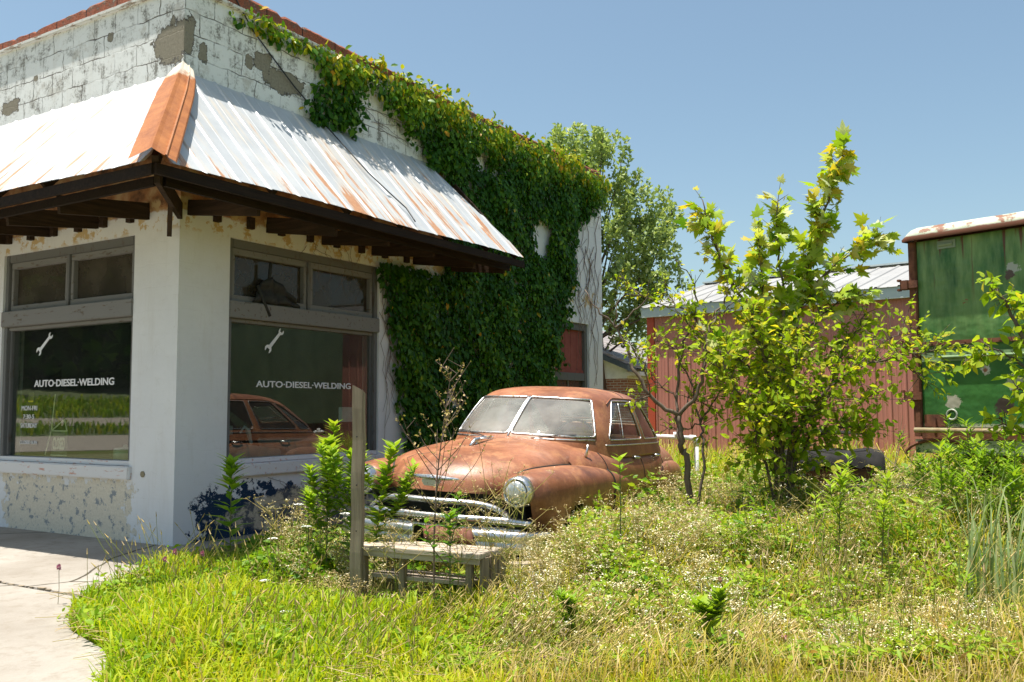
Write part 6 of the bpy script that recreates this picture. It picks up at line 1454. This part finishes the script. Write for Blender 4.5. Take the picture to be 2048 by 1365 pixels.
def thatch(n, dmin, dmax, pa, pb):
    P, d, px = scatter(n, dmin, dmax, pa, pb); n = len(P); k = np.sin(P[:, 0] * 2.7 + 2 * np.sin(P[:, 1] * 1.7)) * np.sin(P[:, 1] * 3.1) > .05; P = P[k]; n = len(P); P[:, 2] = rng.uniform(.02, .16, n); v = rnd_unit(n) * np.array([1, 1, .35]); V1, F1 = prisms(P, P + v * rng.uniform(.08, .3, (n, 1)), .0024, .0018); return V1, F1, np.repeat(rng.uniform(.4, 1, n), 6)
sg = [thatch(9000, 4.8, 9, 850, 2110), thatch(3000, 4.8, 8, 0, 850), seedgrass(170, 5.2, 6.1, 640, 1080, .18, .36, .30), seedgrass(140, 6.6, 8.6, 170, 620, .25, .6, 0), seedgrass(260, 4.6, 6, 900, 1500, .2, .4, .5), seedgrass(120, 4.8, 7, 300, 900, .25, .4, .1), seedgrass(260, 5, 8, 1500, 2100, .3, .7, .1)]
V, F, T_ = leafmix(sg); tag(np_mesh('seeding_grass', V, F, M['dry'], None, T_), 'leaning thin grass stalks with tan seed heads before the bench', 'grass', kind='stuff')

# ------------------------------------------------------------ single plants
def stalk(name, label, cat, px, d, htop, leaf, nl, shape=LANCE, tint=(.45, .12), lean=(0, 0), branches=0, up_=.45, droop=.25, group=None, mat=None, r=.007, low=.12, taper=.7, py=950):
    p = gpt(px, py, d); root = thing(name, label, cat, p, group=group); H = htop
    path = smooth_path([(0, 0, 0), (lean[0] * .2 * H, lean[1] * .2 * H, H * .45), (lean[0] * H * .6, lean[1] * H * .6, H * .8), (lean[0] * H, lean[1] * H, H)], 4)
    mb = MB(); mb.tube(path, list(np.linspace(r, r * .35, len(path))), 6); LP, LD, LS, LN = [], [], [], []
    def dress(pth, n, sc):
        f = rng.uniform(0, 1, n)**.8 * (1 - low) + low; f.sort(); i = np.clip((f * (len(pth) - 1)).astype(int), 0, len(pth) - 2); q = f * (len(pth) - 1) - i
        P = pth[i] + (pth[i + 1] - pth[i]) * q[:, None]; az = np.arange(n) * 2.4 + rng.uniform(0, .5, n)
        D = np.stack([np.cos(az), np.sin(az), up_ + .4 * f - droop * (1 - f)], 1); LP.append(P); LD.append(nrm(D)); LN.append(nrm(np.stack([-np.cos(az) * .3, -np.sin(az) * .3, np.ones(n)], 1))); LS.append(leaf * sc * (1 - (1 - taper) * f) * rng.uniform(.75, 1.15, n))
    dress(path, nl, 1)
    for b in range(branches):
        k = rng.uniform(.3, .8); i = int(k * (len(path) - 1)); az = rng.uniform(0, 6.3); L_ = H * rng.uniform(.25, .45)
        bp = smooth_path([path[i], path[i] + np.array([math.cos(az) * L_ * .4, math.sin(az) * L_ * .4, L_ * .5]), path[i] + np.array([math.cos(az) * L_ * .55, math.sin(az) * L_ * .55, L_ * 1.0])], 4)
        mb.tube(bp, list(np.linspace(r * .6, r * .25, len(bp))), 5); dress(bp, int(nl * .45), .8)
    mb.build('stem', M['stem'], root, smooth=True); LP = np.vstack(LP); n = len(LP)
    V, F = leaves(LP, np.vstack(LD), np.vstack(LN), np.concatenate(LS), shape); np_mesh('leaves', V, F, mat or M['weed'], root, np.repeat(np.clip(rng.normal(tint[0], tint[1], n), 0, 1), len(shape[0])))
    return root
WIDE = (LANCE[0] * np.array([1.7, 1, 1]), LANCE[1])
stalk('tall_weed', 'dark green leafy weed against the wall left of the side window sill', 'weed', 463, 8.35, 1.02, .24, 60, WIDE, (.40, .1))
stalk('tall_weed', 'bushy weed with a bright pointed leafy top just left of the wooden post', 'weed', 655, 7.7, 1.22, .19, 130, WIDE, (.55, .12), branches=6)
stalk('tall_weed', 'leaning leafy weed just right of the wooden post before the car fender', 'weed', 745, 7.0, 1.22, .18, 110, WIDE, (.55, .12), lean=(.12, .08), branches=3)
stalk('tall_weed', 'broad-leaved green weed standing beside the front car door', 'weed', 1240, 6.95, 1.13, .16, 26, WIDE, (.5, .1), up_=.3)
stalk('tall_weed', 'leafy weed stem crowding the left face of the wooden post', 'weed', 703, 7.5, 1.12, .19, 90, WIDE, (.5, .12), branches=3)
stalk('leafy_weed', 'low leafy weed at the wall foot between the building corner and the post', 'weed', 618, 8.0, .80, .13, 50, LANCE, (.4, .1), branches=1)
stalk('willow_weed', 'willow-like seedling with reddish stem in the middle of the right-hand lot', 'weed', 1672, 7.0, 1.0, .16, 70, LANCE, (.6, .1), branches=3, lean=(.04, .0))
stalk('willow_weed', 'willow-like seedling with pale narrow leaves, second from the left in the right-hand lot', 'weed', 1755, 6.8, .98, .16, 60, LANCE, (.62, .1), lean=(.08, 0), branches=1)
stalk('willow_weed', 'narrow-leaved seedling standing left of the long pale grass blades', 'weed', 1882, 7.6, 1.15, .17, 60, LANCE, (.5, .1), branches=2)
for i, (px, d, h) in enumerate([(1905, 8.2, 1.12), (1950, 8.4, 1.18), (1990, 8.1, 1.05), (2030, 8.3, 1.15), (1930, 7.6, .95), (2010, 7.5, .98), (1860, 8.6, 1.0), (1975, 7.9, 1.1), (2045, 7.8, 1.1), (1890, 8.9, 1.15)]):
    stalk('goldenrod', 'tall leafy green stalk in the thicket under the green trailer', 'weed', px, d, h, .17, 62, LANCE, (.45, .12), branches=3, group='leafy stalks in the thicket under the trailer', lean=(rng.normal(0, .08), rng.normal(0, .08)))
stalk('foreground_weed', 'broad pale green weed clump at the bottom edge right of centre', 'weed', 1408, 5.05, .40, .16, 44, WIDE, (.6, .08), branches=4, up_=.7, low=.05)
stalk('foreground_weed', 'feathery bright green weed low in the grass right of the bench', 'weed', 1140, 5.5, .34, .12, 80, LANCE, (.5, .08), branches=4, up_=.5, low=.05)
stalk('red_stemmed_weed', 'small weed with a red lower leaf near the bottom right corner', 'weed', 1925, 5.6, .46, .12, 34, LANCE, (.5, .1))
stalk('prickly_weed', 'blue-green jagged-leaved weed growing in front of the bench', 'weed', 900, 6.05, .80, .15, 46, WIDE, (.25, .08), branches=2, up_=.2)
# dry flowering dock stalk before the bonnet
def dry_stalk():
    p = np.array(gpt(868, 950, 6.2)); root = thing('dry_weed_stalk', 'tall dry branching weed stalk rising in front of the car bonnet', 'weed', tuple(p))
    mb = MB(); H = float(at(868, 738, 6.2)[2]); R = rng
    main = smooth_path([(0, 0, 0), tuple(.0 * cR + np.array([0, 0, .5])), tuple(.02 * cR + np.array([0, 0, 1.0])), tuple(.06 * cR + np.array([0, 0, 1.35])), tuple(.12 * cR + np.array([0, 0, H]))], 5)
    mb.tube(main, list(np.linspace(.008, .002, len(main))), 6); hp = []
    for i in range(26):
        k = R.uniform(.40, .97); b = main[int(k * (len(main) - 1))]; az = R.uniform(0, 6.3); L_ = (1.15 - k) * R.uniform(.3, .75)
        e1 = b + np.array([math.cos(az) * L_ * .5, math.sin(az) * L_ * .5, L_ * .55]); e = b + np.array([math.cos(az) * L_ * .75, math.sin(az) * L_ * .75, L_ * 1.0])
        bp = smooth_path([b, e1, e], 4); mb.tube(bp, list(np.linspace(.0035, .0012, len(bp))), 5)
        for _ in range(9): hp.append(bp[R.integers(2, len(bp))] + R.normal(0, .008, 3))
        for _ in range(2):
            q = bp[R.integers(3, len(bp))]; f = q + R.normal(0, .05, 3) + np.array([0, 0, .05]); mb.tube([q, f], [.0018, .001], 4); hp.append(f)
    mb.build('stem', M['deadvine'], root); hp = np.array(hp); n = len(hp); V, F = leaves(hp, nrm(rnd_unit(n) + np.array([0, 0, .6])), rnd_unit(n), rng.uniform(.012, .028, n), LEAF4); tag(np_mesh('seed_pods', V, F, M['dry'], root, np.repeat(rng.uniform(.3, 1, n), 4)), kind='stuff')
dry_stalk()
# long blades at right
def blades(px, d, n, hmin, hmax, label):
    p = np.array(gpt(px, 950, d)); root = thing('long_bladed_grass', label, 'grass clump', tuple(p)); P = rng.normal(0, .07, (n, 3)) * np.array([1, 1, 0])
    az = _yaw + rng.normal(.0, 1.3, n); V, F = ribbons(P, None, rng.uniform(.08, .5, n), rng.uniform(hmin, hmax, n), rng.uniform(.012, .022, n), az); np_mesh('blades', V, F, M['blade'], root, np.repeat(rng.uniform(.1, .9, n), 7))
M['blade'] = leafmat('pale_blade', [(0, (.14, .22, .09)), (.6, (.26, .34, .17)), (1, (.40, .40, .24))], .3, .5)
blades(1945, 6.3, 34, .7, 1.25, 'clump of long pale grass blades in front of the thicket')
blades(2010, 5.9, 26, .6, 1.1, 'clump of long pale grass blades at the right edge')
# clover heads and wild carrot heads
def clover():
    mb = MB(); pk = simple('pink_clover', (.45, .14, .24), (.62, .30, .40), 60)
    pr = [(1015, 1330, 5.0), (1085, 1320, 5.05), (1290, 1345, 4.95), (1440, 1160, 6.6), (1520, 1290, 5.3), (1570, 1275, 5.35), (1205, 1360, 4.9), (118, 1135, 6.9), (330, 1120, 7.2), (350, 1105, 7.3), (405, 1108, 7.4), (1125, 1335, 5.0)]
    r0 = None
    for i, (a, b, d) in enumerate(pr):
        q = at(a, b, d); h = max(.12, q[2])
        if r0 is None:
            r0 = thing('clover_flower', 'small pink clover head standing in the grass', 'flower', (q[0], q[1], 0), group='pink clover heads in the grass')
            mb = MB(); mb.tube([(0, 0, 0), (.01, 0, .12), (0, 0, .24)], .0022, 5); s0 = mb.build('stem', M['stem'], r0)
            n = 70; D = nrm(rnd_unit(n) + np.array([0, 0, .3])); V, F = leaves(np.tile([0, 0, .245], (n, 1)) + D * .006, D, rnd_unit(n), rng.uniform(.012, .019, n), LEAF4); h0 = np_mesh('flower_head', V, F, pk, r0)
            r0.scale = (1, 1, h / .245); continue
        r = r0.copy(); C.objects.link(r); r.location = (q[0], q[1], 0); r.scale = (1, 1, h / .245)
        for c_ in (s0, h0): k = c_.copy(); C.objects.link(k); k.parent = r
clover()
def carrot():
    wm = simple('white_umbel', (.70, .70, .66), (.82, .82, .78), 40)
    for i, (a, b, d, lb) in enumerate([(545, 1078, 7.2, 'white wild carrot head before the wall left of the leafy weed'), (530, 1162, 6.7, 'white wild carrot head low in the lawn, upper of the pair left of the bench'), (573, 1224, 6.0, 'white wild carrot head lowest in the lawn left of the bench'), (597, 1010, 7.3, 'budding wild carrot head above the others by the side wall'), (690, 1028, 7.0, 'white wild carrot head touching the left side of the wooden post'), (612, 1054, 7.2, 'flat white wild carrot head between the wall and the post')]):
        q = at(a, b, d); r = thing('wild_carrot', lb, 'flower', (q[0], q[1], 0)); h = float(q[2]); mb = MB(); mb.tube([(0, 0, 0), (.02, .01, h * .6), (0, 0, h - .02)], [.003, .0025, .002], 5); 
        m = 90; az = rng.uniform(0, 6.3, m); rr = .038 * rng.uniform(0, 1, m)**.5; P = np.stack([rr * np.cos(az), rr * np.sin(az), h + .008 - 4 * rr**2], 1)
        for k in range(8): mb.tube([(0, 0, h - .02), tuple(P[k])], .001, 3)
        mb.build('stem', M['stem'], r); V, F = leaves(P, nrm(rnd_unit(m) * np.array([1, 1, .2])), np.tile([0, 0, 1.], (m, 1)), rng.uniform(.009, .015, m), LEAF4x); np_mesh('flower_head', V, F, wm, r)
carrot()
# dead brush by the barn wall
mb = MB(); R = random.Random(9)
bb = np.array(gpt(1790, 900, 12.0))
for i in range(46):
    a = R.uniform(-1.1, 1.1); L_ = R.uniform(.6, 1.7); st0 = Vector((R.uniform(-.6, .6), R.uniform(-.3, .3), 0)); d_ = Vector((math.sin(a), R.uniform(-.3, .3), math.cos(a) * .9 + .1)).normalized()
    mb.tube([st0, st0 + d_ * L_ * .5 + Vector((0, 0, .08)), st0 + d_ * L_], [.008, .006, .002], 4)
o = mb.build('dead_brush', simple('bleached_twigs', (.32, .24, .19), (.52, .42, .35), 10)); o.location = tuple(bb); tag(o, 'bleached dead brush twigs leaning on the barn wall left of the trailer', 'brush')
